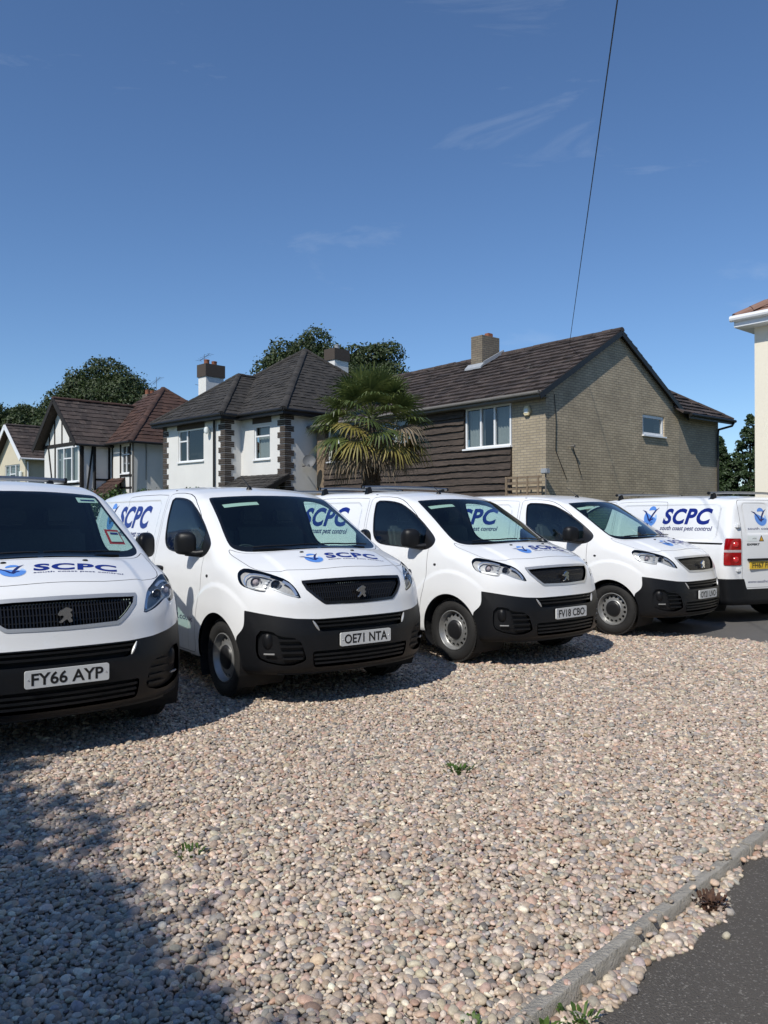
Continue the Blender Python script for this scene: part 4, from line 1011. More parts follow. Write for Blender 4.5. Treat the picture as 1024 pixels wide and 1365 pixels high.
board(hA, (2.5, 4.60, 6.78), (3.5, 4.60, 7.30), .05, .12, M['lead'], 'flashing')
# alarm box, pipe stub and lamp on the brick pier
al = MB().prism([(.14*math.cos(R(60*i)), .16*math.sin(R(60*i))) for i in range(6)], 0, .09, lambda u, w, d: (-d, .62+u, 4.52+w)).build('burglar_alarm_box', M['alarm'], hA, .015)
MB().box(-.10, -.09, .56, .68, 4.46, 4.58).build('alarm_badge', M['card'], al, smooth=False)
MB().tube([(1.1, -.02, 3.55), (1.1, -.14, 3.55)], .035, 8).build('pipe_stub', M['fascia_g'], hA)
MB().tube([(1.18, -.03, 3.52), (1.55, -.03, 2.75)], .012, 6).build('cable', M['fascia_b'], hA)
MB().tube([(.35, -.02, 4.95), (.42, -.02, 4.2), (.40, -.02, 3.4), (.9, -.02, 2.6)], .010, 6).build('cable', M['fascia_b'], hA)
# trellis panel against the pier
tr = tag(empty('trellis', (4.45-.766*.25, 21.6-.643*.25, 0), GA), 'brown slatted trellis at the foot of the tan brick pier', 'trellis')
for i in range(8): MB().box(-.02, .0, -.05, 1.25, 1.5+i*.16, 1.56+i*.16).build('slat', M['trellis'], tr, smooth=False)
for i in range(4): MB().box(-.045, -.022, .02+i*.38, .07+i*.38, .1, 2.68).build('post', M['trellis'], tr, smooth=False)
fl = tag(empty('flood_light', (4.42, 21.3, 2.72), GA), 'small pale blue flood light on the corner of the tan house', 'light')
MB().box(-.12, .06, -.06, .14, 0, .14).build('lamp_case', M['lead'], fl, .02); MB().tube([(0, .05, 0), (.02, .08, -2.7)], .02, 8).build('stem', M['fascia_g'], fl)

# ------------------------------------------------------------------ white rendered house with hipped grey roof
hB = tag(empty('rendered_house', (-3.65, 29.0, 0), GB), 'white rendered house with grey hipped roof and dark brick quoins', 'house')
W = M['render_w']; ZB_ = 5.55
wall(hB, FX(0), 0, 2.71, 0, ZB_, W, [(.89, 1.87, 3.75, 5.04)])
wall(hB, lambda u, z, d: (u, 2.71-d, z), -.76, 0, 0, ZB_, W, name='bay_side_wall')
wall(hB, FX(-.76), 2.71, 7.22, 0, ZB_, W, [(4.18, 6.04, 3.81, 5.12)])
wall(hB, FY(0), 0, 8.2, 0, ZB_, W)
wall(hB, lambda u, z, d: (u, 7.22+d, z), -.76, 4, 0, ZB_, W)
window(hB, FX(0), .89, 1.87, 3.75, 5.04, (1,), {0: (2.4, 1)}, curtain=(0,))
window(hB, FX(-.76), 4.18, 6.04, 3.81, 5.12, (2.1, 1), {1: (2, 1)})
for x0, a, b in ((0, .80, 1.96), (-.76, 4.1, 6.12)):
    m_ = MB(); pbox(m_, FX(x0), a, b, 5.125, 5.40, .002, .02); m_.build('lintel', M['quoin'], hB, smooth=False)
def quoins(px, py, dirs):
    k = 0; z = 0.9
    while z < ZB_-.1:
        L = .42 if k % 2 else .28
        m = MB(); h = .205
        x1 = px+dirs[0]*(L if k % 2 else .42-L+.28-.14); y1 = py+dirs[1]*(.70-L)
        xa, xb = sorted((px-dirs[0]*.022, x1)); ya, yb = sorted((py-dirs[1]*.022, y1)); m.box(xa, xb, ya, yb, z, z+h)
        q = MB()
        for j in range(3): q.box(xa+.004*(j == 1), xb-.004*(j == 1), ya+.004*(j == 1), yb-.004*(j == 1), z+j*.07, z+j*.07+.058)
        q.build('quoin', M['quoin'], hB, smooth=False); z += .225; k += 1
quoins(0, 0, (1, 1)); quoins(-.76, 2.71, (1, 1)); quoins(-.76, 7.22, (1, -1))
ov = .38; tG = M['tile_grey']; ze = ZB_-.06; ap = (4.1, 3.7, 8.86)
E0, E1, E2, E3 = (-ov, -ov, ze), (-ov, 8.3, ze), (8.5, 8.3, ze), (8.5, -ov, ze)
slope(hB, [E1, E0, ap], tG, .24, .24, .022); slope(hB, [E0, E3, ap], tG, .24, .24, .022); slope(hB, [E3, E2, ap], tG, .4, .4); slope(hB, [E2, E1, ap], tG, .4, .4)
ridge(hB, E0, ap, tG, .13, .3); ridge(hB, E3, ap, tG, .13, .3); ridge(hB, E1, ap, tG, .13, .3)
b0, b1_, bz = 2.71-ov*.8, 7.22+ov, 7.62; bm_ = (2.71+7.22)/2+.1
B0, B1 = (-.76-ov, b0, ze+.02), (-.76-ov, b1_, ze+.02); bp_ = (1.55, bm_, bz); bq = (3.4, bm_, bz)
slope(hB, [B1, B0, bp_], tG, .24, .24, .022); slope(hB, [B0, (1.6, b0, ze+.02), bq, bp_], tG, .24, .24, .022); slope(hB, [(3.4, b1_, ze+.02), B1, bp_, bq], tG, .3, .3)
ridge(hB, B0, bp_, tG, .12, .3); ridge(hB, B1, bp_, tG, .12, .3); ridge(hB, bp_, bq, tG, .12, .3)
for a, b in (((-ov+.02, -ov+.02), (-ov+.02, b0)), ((-ov+.02, -ov+.02), (8.4, -ov+.02)), ((-.76-ov+.02, b0+.02), (-.76-ov+.02, b1_-.02)), ((-.76-ov+.02, b0+.02), (-ov, b0+.02)), ((-.76-ov+.02, b1_-.02), (3.0, b1_-.02))):
    board(hB, (*a, ze-.09), (*b, ze-.09), .03, .18, M['fascia_b']); gutter(hB, (a[0]-.05, a[1]-.04, ze-.02), (b[0]-.05, b[1]-.04, ze-.02), M['fascia_b'], .055)
obj('soffit', [(-ov, -ov, ze-.16), (8.4, -ov, ze-.16), (8.4, 2.7, ze-.16), (-ov, 2.7, ze-.16)], [(0, 1, 2, 3)], M['fascia_b'], hB); obj('soffit', [(-.76-ov, b0, ze-.165), (1, b0, ze-.165), (1, b1_, ze-.165), (-.76-ov, b1_, ze-.165)], [(0, 1, 2, 3)], M['fascia_b'], hB)
MB().tube([(-.86, 3.30, 5.35), (-.84, 3.34, 5.2), (-.84, 3.34, .2)], .045, 8).build('downpipe', M['fascia_b'], hB)
lp = MB().lathe([(.0, -.16), (.09, -.12), (.11, 0), (.08, .10), (.0, .13)], 16, 'z', (-.92, 3.72, 4.98)); lp.build('wall_lamp', M['card'], hB)
slope(hB, [(-1.35, 2.9, 2.45), (-1.35, -.25, 2.45), (0, -.25, 3.15), (0, 2.68, 3.15)], M['tile_pale2'] if 'tile_pale2' in M else M['tile_grey'], .24, .24, .022, 'porch_roof')
board(hB, (-1.33, -.27, 2.36), (0, -.27, 3.06), .03, .16, M['fascia_b'], 'bargeboard')
MB().box(-1.2, -.02, -.1, 2.6, 0, 2.4).build('porch', W, hB, smooth=False)
c1 = chimney(hB, 2.2, 8.1, 0, 8.5, .95, .62, W, M['quoin'], 2, .55, M['terracotta']); c2 = chimney(hB, 6.2, 3.9, 6, 9.2, .85, .62, W, M['quoin'], 1, .5, M['lead'])
def aerial(parent, x, y, z0, h, n=6):
    a = MB().tube([(x, y, z0), (x, y, z0+h)], .014, 6); a.tube([(x-.05, y-.5, z0+h*.95), (x+.05, y+.45, z0+h*.80)], .010, 6)
    for i in range(n): t = i/(n-1); yy = y-.5+.95*t; zz = z0+h*(.95-.15*t); a.tube([(x-.17, yy, zz), (x+.17, yy, zz)], .006, 5)
    return a.build('television_aerial', M['grey_metal'], parent)
aerial(c1, 2.0, 8.35, 7.9, 1.15); MB().tube([(2.0, 8.3, 7.55), (2.0, 9.1, 7.75)], .012, 5).build('aerial_arm', M['grey_metal'], c1)
sd = tag(empty('satellite_dish', (-3.02, 29.55, 0), GB), 'small grey satellite dish on the side of the white rendered house', 'dish')
prof = [(0, 0), (.10, .01), (.18, .035), (.24, .075)]; MB().lathe(prof, 24, 'z').xform(Matrix.Translation((-.02, -.35, 3.62)) @ Matrix.Rotation(R(70), 4, 'X') @ Matrix.Rotation(R(-40), 4, 'Y')).build('dish', M['dish'], sd)
MB().tube([(-.02, -.3, 3.6), (-.05, -.12, 3.45), (-.05, .0, 3.45)], .02, 6).build('bracket', M['fascia_b'], sd); MB().tube([(-.03, -.36, 3.5), (-.3, -.6, 3.45)], .014, 6).build('receiver_arm', M['fascia_b'], sd)

# ------------------------------------------------------------------ half-timbered house
hC = tag(empty('timbered_house', (-11.3, 35.5, 0), GB), 'half-timbered white house with red-brown roof, gable and hip', 'house')
wall(hC, FX(0), 0, 2.2, 0, 5.0, W, [(.35, 1.10, 3.55, 4.85)]); wall(hC, FY(0), 0, 7, 0, 5.0, W)
wall(hC, FX(-1.4), 2.2, 6.2, 0, 5.0, W, [(2.45, 4.75, 3.2, 4.85)]); wall(hC, FY(2.2), -1.4, 0, 0, 5.0, W, name='wing_side_wall')
wall_poly(hC, FX(-1.4), [(2.2, 5.0), (6.2, 5.0), (4.2, 7.0)], W)
window(hC, FX(0), .35, 1.10, 3.55, 4.85, (1, 1), {0: (2.2, 1), 1: (2.2, 1)}); window(hC, FX(-1.46), 2.45, 4.75, 3.2, 4.85, (1, 1.3, 1.1), {1: (2.2, 1)}, curtain=(0, 2))
def beam(place, a, b, w=.11, nm='timber'):
    (u0, z0), (u1, z1) = a, b; du, dz = u1-u0, z1-z0; L = math.hypot(du, dz); nx, nz_ = -dz/L*w/2, du/L*w/2
    MB().prism([(u0+nx, z0+nz_), (u1+nx, z1+nz_), (u1-nx, z1-nz_), (u0-nx, z0-nz_)], -.01, .03, place).build(nm, M['timber'], hC, smooth=False)
f1 = FX(-1.4)
for u, zt in ((2.75, 5.55), (3.35, 6.15), (4.2, 6.95), (5.0, 6.2), (5.6, 5.6)): beam(f1, (u, 5.05), (u, zt), .09)
beam(f1, (2.1, 4.98), (6.3, 4.98), .16); beam(f1, (2.3, 3.1), (4.9, 3.1), .10); beam(f1, (2.26, 0), (2.26, 4.9), .12); beam(f1, (4.95, 0), (4.95, 4.9)); beam(f1, (5.0, 2.0), (5.7, 4.9))
f2 = FX(0)
for u in (.06, .28, 1.18, 1.95): beam(f2, (u, 0), (u, 4.9), .09)
beam(f2, (.05, 3.45), (1.2, 3.45), .09); beam(f2, (.05, 2.9), (1.2, 2.9), .08)
f3 = FY(2.2); beam(f3, (-1.35, 0), (-1.35, 4.9), .12); beam(f3, (-1.3, 1.5), (-.85, 4.9), .08); beam(f3, (-.75, 0), (-.75, 4.9), .09); beam(f3, (-.06, 0), (-.06, 4.9), .09); beam(f3, (-.75, 3.3), (0, 3.3), .09)
tR = M['tile_red']; o_ = .35; zc = 4.93; pk = (3.6, 3.6, 8.2)
slope(hC, [(-o_, 7.5, zc), (-o_, -o_, zc), pk, (3.6, 4.0, 8.2)], tR); slope(hC, [(-o_, -o_, zc), (7.5, -o_, zc), pk], tR); slope(hC, [(7.5, -o_, zc), (7.5, 7.5, zc), (3.6, 4.0, 8.2), pk], tR, .4, .4); slope(hC, [(7.5, 7.5, zc), (-o_, 7.5, zc), (3.6, 4.0, 8.2)], tR, .4, .4)
ridge(hC, (-o_, -o_, zc), pk, tR, .14); ridge(hC, (7.5, -o_, zc), pk, tR, .14)
slope(hC, [(-1.85, 1.9, 4.86), (.1, 1.9, 4.86), (2.5, 4.2, 7.16), (-1.85, 4.2, 7.16)], M['tile_brown']); slope(hC, [(.1, 6.5, 4.86), (-1.85, 6.5, 4.86), (-1.85, 4.2, 7.16), (2.5, 4.2, 7.16)], M['tile_brown'])
ridge(hC, (-1.87, 4.2, 7.18), (2.5, 4.2, 7.18), tR, .12)
for y0 in (1.86, 6.54): board(hC, (-1.86, y0, 4.80), (-1.86, 4.2, 7.08), .04, .22, M['timber'], 'bargeboard')
gutter(hC, (-.42, -.4, zc-.02), (-.42, 1.9, zc-.02), M['fascia_b']); gutter(hC, (-.4, -.42, zc-.02), (7.4, -.42, zc-.02), M['fascia_b']); gutter(hC, (-1.8, 1.84, 4.84), (.1, 1.84, 4.84), M['fascia_b']); MB().tube([(-.1, -.12, 4.9), (-.08, -.08, .2)], .05, 8).build('downpipe', M['fascia_g'], hC)
slope(hC, [(-1.35, .15, 2.35), (-1.35, 2.15, 2.35), (-.0, 2.15, 3.35), (-.0, .75, 3.35)], tR, .28, .28, .028, 'porch_roof'); MB().box(-1.1, -.02, .6, 2.15, 0, 2.3).build('porch', W, hC, smooth=False)
cc = chimney(hC, 4.8, 7.0, 6, 8.35, .7, .55, M['brick_dark'], None, 2, 0, M['terracotta']); aerial(cc, 4.6, 6.0, 7.6, 1.6, 7)

# ------------------------------------------------------------------ cream gabled house
hD = tag(empty('gabled_house', (-19.6, 43.0, 0), GB), 'cream gabled house with white bargeboards and dark roof', 'house')
wall(hD, FX(0), 0, 3.7, 0, 5.0, M['render_y'], [(.75, 2.9, 2.9, 4.5)]); wall_poly(hD, FX(0), [(0, 5.0), (3.7, 5.0), (1.85, 6.6)], M['render_y']); wall(hD, FY(0), 0, 8, 0, 5.0, M['render_y'])
wd = window(hD, FX(0), .75, 2.9, 2.9, 4.5, (1, 1.3, 1), {1: (2.2, 1)})
for k in range(16): m_ = MB(); pbox(m_, FX(0), .85, 2.8, 3.0+k*.09, 3.06+k*.09, -.13, -.12); m_.build('blind_slat', M['curtain'], wd, smooth=False)
slope(hD, [(-.4, -.35, 4.75), (8.2, -.35, 4.75), (8.2, 1.85, 6.72), (-.4, 1.85, 6.72)], M['tile_brown']); slope(hD, [(8.2, 4.05, 4.75), (-.4, 4.05, 4.75), (-.4, 1.85, 6.72), (8.2, 1.85, 6.72)], M['tile_brown']); ridge(hD, (-.4, 1.85, 6.74), (8.2, 1.85, 6.74), M['tile_brown'])
for y0 in (-.36, 4.06): board(hD, (-.42, y0, 4.68), (-.42, 1.85, 6.64), .04, .24, M['upvc'], 'bargeboard')
gutter(hD, (-.4, -.42, 4.72), (8, -.42, 4.72), M['upvc']); MB().tube([(.12, -.06, 4.6), (.12, -.06, .2)], .045, 8).build('downpipe', M['upvc'], hD)
MB().lathe([(0, -.22), (.10, -.15), (.10, .15), (0, .2)], 12, 'z', (-.1, .35, 3.9)).build('wall_lamp', M['card'], hD)

# ------------------------------------------------------------------ cream house beside the last van
hE = tag(empty('cream_house', (7.31, 15.5, 0), GA), 'smooth cream rendered house with white gutter beside the rear-facing van', 'house')
wall(hE, FX(0), -7.5, 0, 0, 5.28, M['render_c']); wall(hE, lambda u, z, d: (u, d, z), 0, 8, 0, 5.28, M['render_c'])
wall(hE, FY(-7.5), 0, 8, 0, 5.28, M['render_c'])
oe = .27; ge = 5.46; MB().box(-oe, 8.4, -7.9, oe, 5.28, 5.31).build('soffit', M['upvc'], hE, smooth=False)
board(hE, (-oe, oe, 5.39), (-oe, -7.9, 5.39), .03, .20, M['upvc']); board(hE, (-oe+.02, oe+.0, 5.39), (8.4, oe, 5.39), .03, .20, M['upvc'])
gutter(hE, (-oe-.06, oe+.05, 5.45), (-oe-.06, -7.9, 5.45), M['upvc'], .062)
slope(hE, [(-oe, oe, ge), (-oe, -7.9, ge), (3.8, -3.9, 7.9), (3.8, -3.7, 7.9)], M['tile_pale'], .3, .32); slope(hE, [(8.4, oe, ge), (-oe, oe, ge), (3.8, -3.7, 7.9)], M['tile_pale'], .3, .32)
slope(hE, [(-oe, -7.9, ge), (8.4, -7.9, ge), (3.8, -3.9, 7.9)], M['tile_pale'], .4, .4); ridge(hE, (-oe, oe, ge+.03), (3.8, -3.7, 7.93), M['tile_pale'], .12)
# ------------------------------------------------------------------ ground, tarmac, kerb
def sheet(name, pts, z, mat, thick=0.0, kind='structure'):
    v = [(x, y, z) for x, y in pts]; f = [tuple(range(len(pts)))]
    if thick:
        n = len(pts); v += [(x, y, z-thick) for x, y in pts]; f += [(i, n+i, n+(i+1) % n, (i+1) % n) for i in range(n)]
    o = obj(name, v, f, mat); o['kind'] = kind; return o
def mat_tarmac(name, c, spk):
    m, t, b = base_mat(name, c, .92); tc = N(t, 'ShaderNodeTexCoord')
    n = N(t, 'ShaderNodeTexNoise', Scale=.9, Detail=8.0, Roughness=.7); vo = N(t, 'ShaderNodeTexVoronoi', Scale=170.0); n2 = N(t, 'ShaderNodeTexNoise', Scale=140.0, Detail=3.0)
    for q in (n, vo, n2): t.links.new(tc.outputs['Object'], q.inputs['Vector'])
    mx = N(t, 'ShaderNodeMixRGB'); mx.inputs['Color1'].default_value = (*[x*.75 for x in c], 1); mx.inputs['Color2'].default_value = (*[x*1.3 for x in c], 1); t.links.new(n.outputs['Fac'], mx.inputs['Fac'])
    sp = N(t, 'ShaderNodeSeparateXYZ'); t.links.new(vo.outputs['Color'], sp.inputs[0]); rp = N(t, 'ShaderNodeValToRGB'); rp.color_ramp.elements[0].position = .86; rp.color_ramp.elements[1].position = 1.0; rp.color_ramp.elements[1].color = (.8, .8, .8, 1); t.links.new(sp.outputs[0], rp.inputs['Fac'])
    m2 = N(t, 'ShaderNodeMixRGB'); m2.inputs['Color2'].default_value = (*spk, 1); t.links.new(rp.outputs['Color'], m2.inputs['Fac']); t.links.new(mx.outputs['Color'], m2.inputs['Color1']); t.links.new(m2.outputs['Color'], b.inputs['Base Color'])
    ad = N(t, 'ShaderNodeMath', operation='ADD'); t.links.new(vo.outputs['Distance'], ad.inputs[0]); t.links.new(n2.outputs['Fac'], ad.inputs[1]); bp = N(t, 'ShaderNodeBump', Strength=.8, Distance=.006); t.links.new(ad.outputs[0], bp.inputs['Height']); t.links.new(bp.outputs['Normal'], b.inputs['Normal'])
    return m
M['earth'] = mat_plain('garden_earth', (.075, .085, .04), .95, .4, .8, .5, 12)
M['bed'] = mat_plain('gravel_fines', (.15, .125, .10), .95, .4, 30, .8, 70)
M['tarmac'] = mat_tarmac('pavement_tarmac', (.085, .075, .064), (.26, .24, .21))
M['drive'] = mat_tarmac('drive_tarmac', (.11, .105, .10), (.24, .22, .20))
M['concrete'] = mat_plain('edging_concrete', (.43, .395, .335), .95, .45, 16, 1.0, 70)
KD = Vector((.7044, .7098)); KN = Vector((.7098, -.7044)); K0 = Vector((.41, 2.44))
kp = lambda t, d=0.0: (K0.x+KD.x*t+KN.x*d, K0.y+KD.y*t+KN.y*d)
sheet('ground', [(-700, -700), (700, -700), (700, 900), (-700, 900)], -.14, M['earth'])
L1 = [(4.75, 9.74), (3.46, 10.74), (1.0, 12.65), (-1.5, 14.6)]
GP = [kp(-6.3), kp(8.49)]+L1+[(-7, 13), (-6.4, 4)]
sheet('gravel_bed', GP, -.028, M['bed'], .1)
sheet('tarmac_drive', [kp(8.45)]+L1+[(1.8, 19.5), (7.0, 17.2), (13.5, 9.0), (10.5, 4.6)], -.006, M['drive'], .12)
sheet('pavement', [kp(-30, .045), kp(12, .045), (16, 6), (8, -22)], -.040, M['tarmac'], .09)
kerb = empty('kerb', (0, 0, 0)); kerb['kind'] = 'structure'
t_ = -6.3; kk = 0
while t_ < 8.4:
    L = .905; n = 16; v = []; f = []; dz = random.uniform(-.006, .006); dd = random.uniform(-.006, .006)
    for i in range(n+1):
        t = t_+.006+(L-.012)*i/n; w = .004*mnoise.noise((t*9, kk, 1)); w2 = .004*mnoise.noise((t*13, kk, 5)); tz = dz+.004*mnoise.noise((t*7, kk, 9))
        for d, z in ((-.025+w, -.14), (-.025+w, .004+tz), (-.022+w, .007+tz), (.021+w2, .007+tz), (.025+w2, .002+tz), (.025+w2, -.14)): x, y = kp(t, d+dd); v.append((x, y, z))
    for i in range(n): f += [(6*i+j, 6*i+j+1, 6*i+7+j, 6*i+6+j) for j in range(5)]
    f += [tuple(range(5, -1, -1)), tuple(range(6*n, 6*n+6))]
    MB().add(v, f).build('edging_stone', M['concrete'], kerb, ang=50); t_ += L; kk += 1

# ------------------------------------------------------------------ pebbles
PAL = np.array([(.37,.30,.235),(.45,.38,.30),(.31,.26,.215),(.24,.215,.195),(.40,.285,.215),(.56,.49,.40),(.17,.155,.145),(.33,.22,.155),(.27,.255,.245),(.42,.335,.25),(.36,.295,.23),(.47,.40,.335)])
PAL = .85*PAL*np.array([1.25, 1.19, 1.11])+.15*1.18*PAL.mean(1, keepdims=True)
PW = np.array([1.5, 1.4, 1.2, .8, 1.0, .9, .35, .6, .9, 1.2, 1.4, .9]); PW /= PW.sum()
def mat_pebble(name, inst):
    m, t, b = base_mat(name, (.4, .35, .3), .62)
    if inst: a = N(t, 'ShaderNodeAttribute', attribute_type='INSTANCER', attribute_name='col'); c = a.outputs['Color']
    else: a = N(t, 'ShaderNodeObjectInfo'); c = a.outputs['Color']
    tc = N(t, 'ShaderNodeTexCoord'); n = N(t, 'ShaderNodeTexNoise', Scale=2.2, Detail=6.0, Roughness=.65); t.links.new(tc.outputs['Object'], n.inputs['Vector'])
    mr = N(t, 'ShaderNodeMapRange'); mr.inputs['From Min'].default_value = .3; mr.inputs['From Max'].default_value = .7; mr.inputs['To Min'].default_value = .72; mr.inputs['To Max'].default_value = 1.22; t.links.new(n.outputs['Fac'], mr.inputs['Value'])
    mu = N(t, 'ShaderNodeMixRGB', blend_type='MULTIPLY', Fac=1.0); t.links.new(c, mu.inputs['Color1']); t.links.new(mr.outputs[0], mu.inputs['Color2']); t.links.new(mu.outputs['Color'], b.inputs['Base Color'])
    return m
M['peb_i'] = mat_pebble('pebble_scattered', True); M['peb_o'] = mat_pebble('pebble', False)
def pebble_mesh(k, mat):
    bm = bmesh.new(); bmesh.ops.create_icosphere(bm, subdivisions=2, radius=1.0)
    for v in bm.verts:
        p = v.co.copy(); q = 1+.20*mnoise.noise(p*.9+Vector((k*7.3, 0, 0)))+.07*mnoise.noise(p*2.1+Vector((0, k*5.1, 0))); v.co = p*q
    me = bpy.data.meshes.new('pebble'); bm.to_mesh(me); bm.free(); me.polygons.foreach_set('use_smooth', np.ones(len(me.polygons), bool)); me.materials.append(mat); return me
pcol = bpy.data.collections.new('pebble_kinds')
for k in range(7): o = bpy.data.objects.new('pebble_kind', pebble_mesh(k, M['peb_i'])); pcol.objects.link(o)
pmesh = [pebble_mesh(k+20, M['peb_o']) for k in range(7)]
def inside(px, py, poly): return polysd(px, py, poly) < 0
def field(sp, y0, y1, zc, seed, smul=1.0):
    g = np.random.default_rng(seed); xs = np.arange(-8.5, 8.0, sp); ys = np.arange(y0, y1, sp*.88); X, Y = np.meshgrid(xs, ys); X = X+(np.arange(len(ys)) % 2)[:, None]*sp*.5
    X = (X+g.uniform(-.34, .34, X.shape)*sp).ravel(); Y = (Y+g.uniform(-.34, .34, Y.shape)*sp).ravel()
    kd = (X-K0.x)*KN.x+(Y-K0.y)*KN.y; kt = (X-K0.x)*KD.x+(Y-K0.y)*KD.y
    m = (np.abs(X) < .50*Y+1.6) & (inside(X, Y, GP) & (kd < -.028))
    edge = .118+.04*np.sin(kt*2.3)+.035*np.sin(kt*6.1+1)+.02*np.sin(kt*17.0)
    spill = (kd > .038) & (kd < edge) & (kt > -5) & (np.abs(X) < .50*Y+1.6)
    m |= spill & (g.random(X.shape) < .92)
    # a few stones lying on the kerb and kicked out over the tarmac, and a ragged edge along the drive
    m |= (np.abs(kd) < .027) & (g.random(X.shape) < .06) & (np.abs(X) < .50*Y+1.6)
    m |= (kd > .1) & (kd < .9) & (Y < 9) & (g.random(X.shape) < .0009)
    dL = np.minimum(polysd(X, Y, GP), 9); m |= (dL > 0) & (dL < .10) & (Y > 8) & (g.random(X.shape) < .35)
    X, Y, kd = X[m], Y[m], kd[m]; n = len(X)
    s = np.clip(g.lognormal(math.log(.0118), .30, n), .006, .026)*smul
    S = np.stack([s*g.uniform(.95, 1.35, n), s*g.uniform(.75, 1.0, n), s*g.uniform(.50, .80, n)], 1)
    Rr = np.stack([g.normal(0, .28, n), g.normal(0, .28, n), g.uniform(0, 6.28, n)], 1)
    Z = zc+g.uniform(-.008, .008, n)+.010*np.sin(X*1.7+Y*.9)*np.sin(Y*1.3-X*.6); Z = np.where(kd > .04, -.042+S[:, 2]*.7, Z); Z = np.where(np.abs(kd) <= .027, .007+S[:, 2]*.8, Z)
    col = PAL[g.choice(len(PAL), n, p=PW)]*g.uniform(.72, 1.25, (n, 1))*(1+g.normal(0, .03, (n, 3)))
    return np.stack([X, Y, Z], 1), S, Rr, np.clip(col, .05, .8), g.integers(0, 7, n)
F1 = field(.0208, 1.2, 7.2, -.012, 5); F2 = field(.0245, 1.2, 5.5, -.026, 6); F3 = field(.026, 7.2, 15.0, -.012, 7, 1.2)
PP, SS, RR, CC, II = [np.concatenate([a, b, c_]) for a, b, c_ in zip(F1, F2, F3)]
# the three hundred stones that show largest, each an object of its own
dep = PP[:, 1]; vis = (np.abs(PP[:, 0]) < .485*dep) & (dep > 2.43) & (np.arange(len(PP)) < len(F1[0]))
scr = np.where(vis, SS[:, 0]/dep, 0); big = np.argsort(-scr)[:300]
gb = bpy.data.objects['gravel_bed']
for i in big:
    o = bpy.data.objects.new('pebble', pmesh[int(II[i])]); COL.objects.link(o); o.parent = gb; o.location = PP[i]; o.rotation_euler = RR[i]; o.scale = SS[i]; o.color = (*CC[i], 1)
keep = np.ones(len(PP), bool); keep[big] = False
PP, SS, RR, CC, II = PP[keep], SS[keep], RR[keep], CC[keep], II[keep]
me = bpy.data.meshes.new('gravel'); me.vertices.add(len(PP)); me.vertices.foreach_set('co', PP.ravel().astype(np.float32))
for nm, ty, dat, key in (('scl', 'FLOAT_VECTOR', SS, 'vector'), ('rot', 'FLOAT_VECTOR', RR, 'vector')):
    a = me.attributes.new(nm, ty, 'POINT'); a.data.foreach_set(key, dat.ravel().astype(np.float32))
a = me.attributes.new('col', 'FLOAT_COLOR', 'POINT'); a.data.foreach_set('color', np.concatenate([CC, np.ones((len(CC), 1))], 1).ravel().astype(np.float32))
a = me.attributes.new('kind', 'INT', 'POINT'); a.data.foreach_set('value', II.astype(np.int32))
gv = put('gravel', me); tag(gv, 'mixed tan, pink and grey rounded pebbles covering the parking area', 'gravel', None, 'stuff')
ng = bpy.data.node_groups.new('gravel_scatter', 'GeometryNodeTree'); ng.interface.new_socket('Geometry', in_out='INPUT', socket_type='NodeSocketGeometry'); ng.interface.new_socket('Geometry', in_out='OUTPUT', socket_type='NodeSocketGeometry')
gi = ng.nodes.new('NodeGroupInput'); go = ng.nodes.new('NodeGroupOutput'); ip = ng.nodes.new('GeometryNodeInstanceOnPoints'); ci = ng.nodes.new('GeometryNodeCollectionInfo'); ci.inputs['Collection'].default_value = pcol; ci.inputs['Separate Children'].default_value = True; ci.inputs['Reset Children'].default_value = True
ip.inputs['Pick Instance'].default_value = True
def named(nm, ty): q = ng.nodes.new('GeometryNodeInputNamedAttribute'); q.data_type = ty; q.inputs['Name'].default_value = nm; return q.outputs['Attribute']
ng.links.new(gi.outputs[0], ip.inputs['Points']); ng.links.new(ci.outputs[0], ip.inputs['Instance']); ng.links.new(named('kind', 'INT'), ip.inputs['Instance Index']); ng.links.new(named('scl', 'FLOAT_VECTOR'), ip.inputs['Scale'])
er = ng.nodes.new('FunctionNodeEulerToRotation'); ng.links.new(named('rot', 'FLOAT_VECTOR'), er.inputs[0]); ng.links.new(er.outputs[0], ip.inputs['Rotation'])
ng.links.new(ip.outputs[0], go.inputs[0]); md = gv.modifiers.new('scatter', 'NODES'); md.node_group = ng

# ------------------------------------------------------------------ plants
def mat_leaf(name, c1, c2, trans=.25, rough=.55):
    m, t, b = base_mat(name, c1, rough); g = N(t, 'ShaderNodeNewGeometry'); mx = N(t, 'ShaderNodeMixRGB'); mx.inputs['Color1'].default_value = (*c1, 1); mx.inputs['Color2'].default_value = (*c2, 1)
    t.links.new(g.outputs['Random Per Island'], mx.inputs['Fac']); t.links.new(mx.outputs['Color'], b.inputs['Base Color'])
    tl = N(t, 'ShaderNodeBsdfTranslucent'); t.links.new(mx.outputs['Color'], tl.inputs['Color']); ms = N(t, 'ShaderNodeMixShader', Fac=trans); o = t.nodes['Material Output']
    t.links.new(b.outputs[0], ms.inputs[1]); t.links.new(tl.outputs[0], ms.inputs[2]); t.links.new(ms.outputs[0], o.inputs['Surface']); return m
M['oak'] = mat_leaf('oak_leaf', (.018, .034, .010), (.064, .092, .024)); M['conifer'] = mat_leaf('conifer_leaf', (.022, .048, .014), (.05, .085, .025)); M['hedge'] = mat_leaf('hedge_leaf', (.035, .07, .012), (.075, .13, .025))
M['palm_g'] = mat_leaf('palm_green', (.060, .090, .026), (.15, .18, .055), .25, .4); M['palm_y'] = mat_leaf('palm_yellow', (.20, .18, .04), (.36, .29, .09), .25); M['palm_b'] = mat_leaf('palm_dead', (.12, .09, .055), (.34, .27, .18), .15, .8)
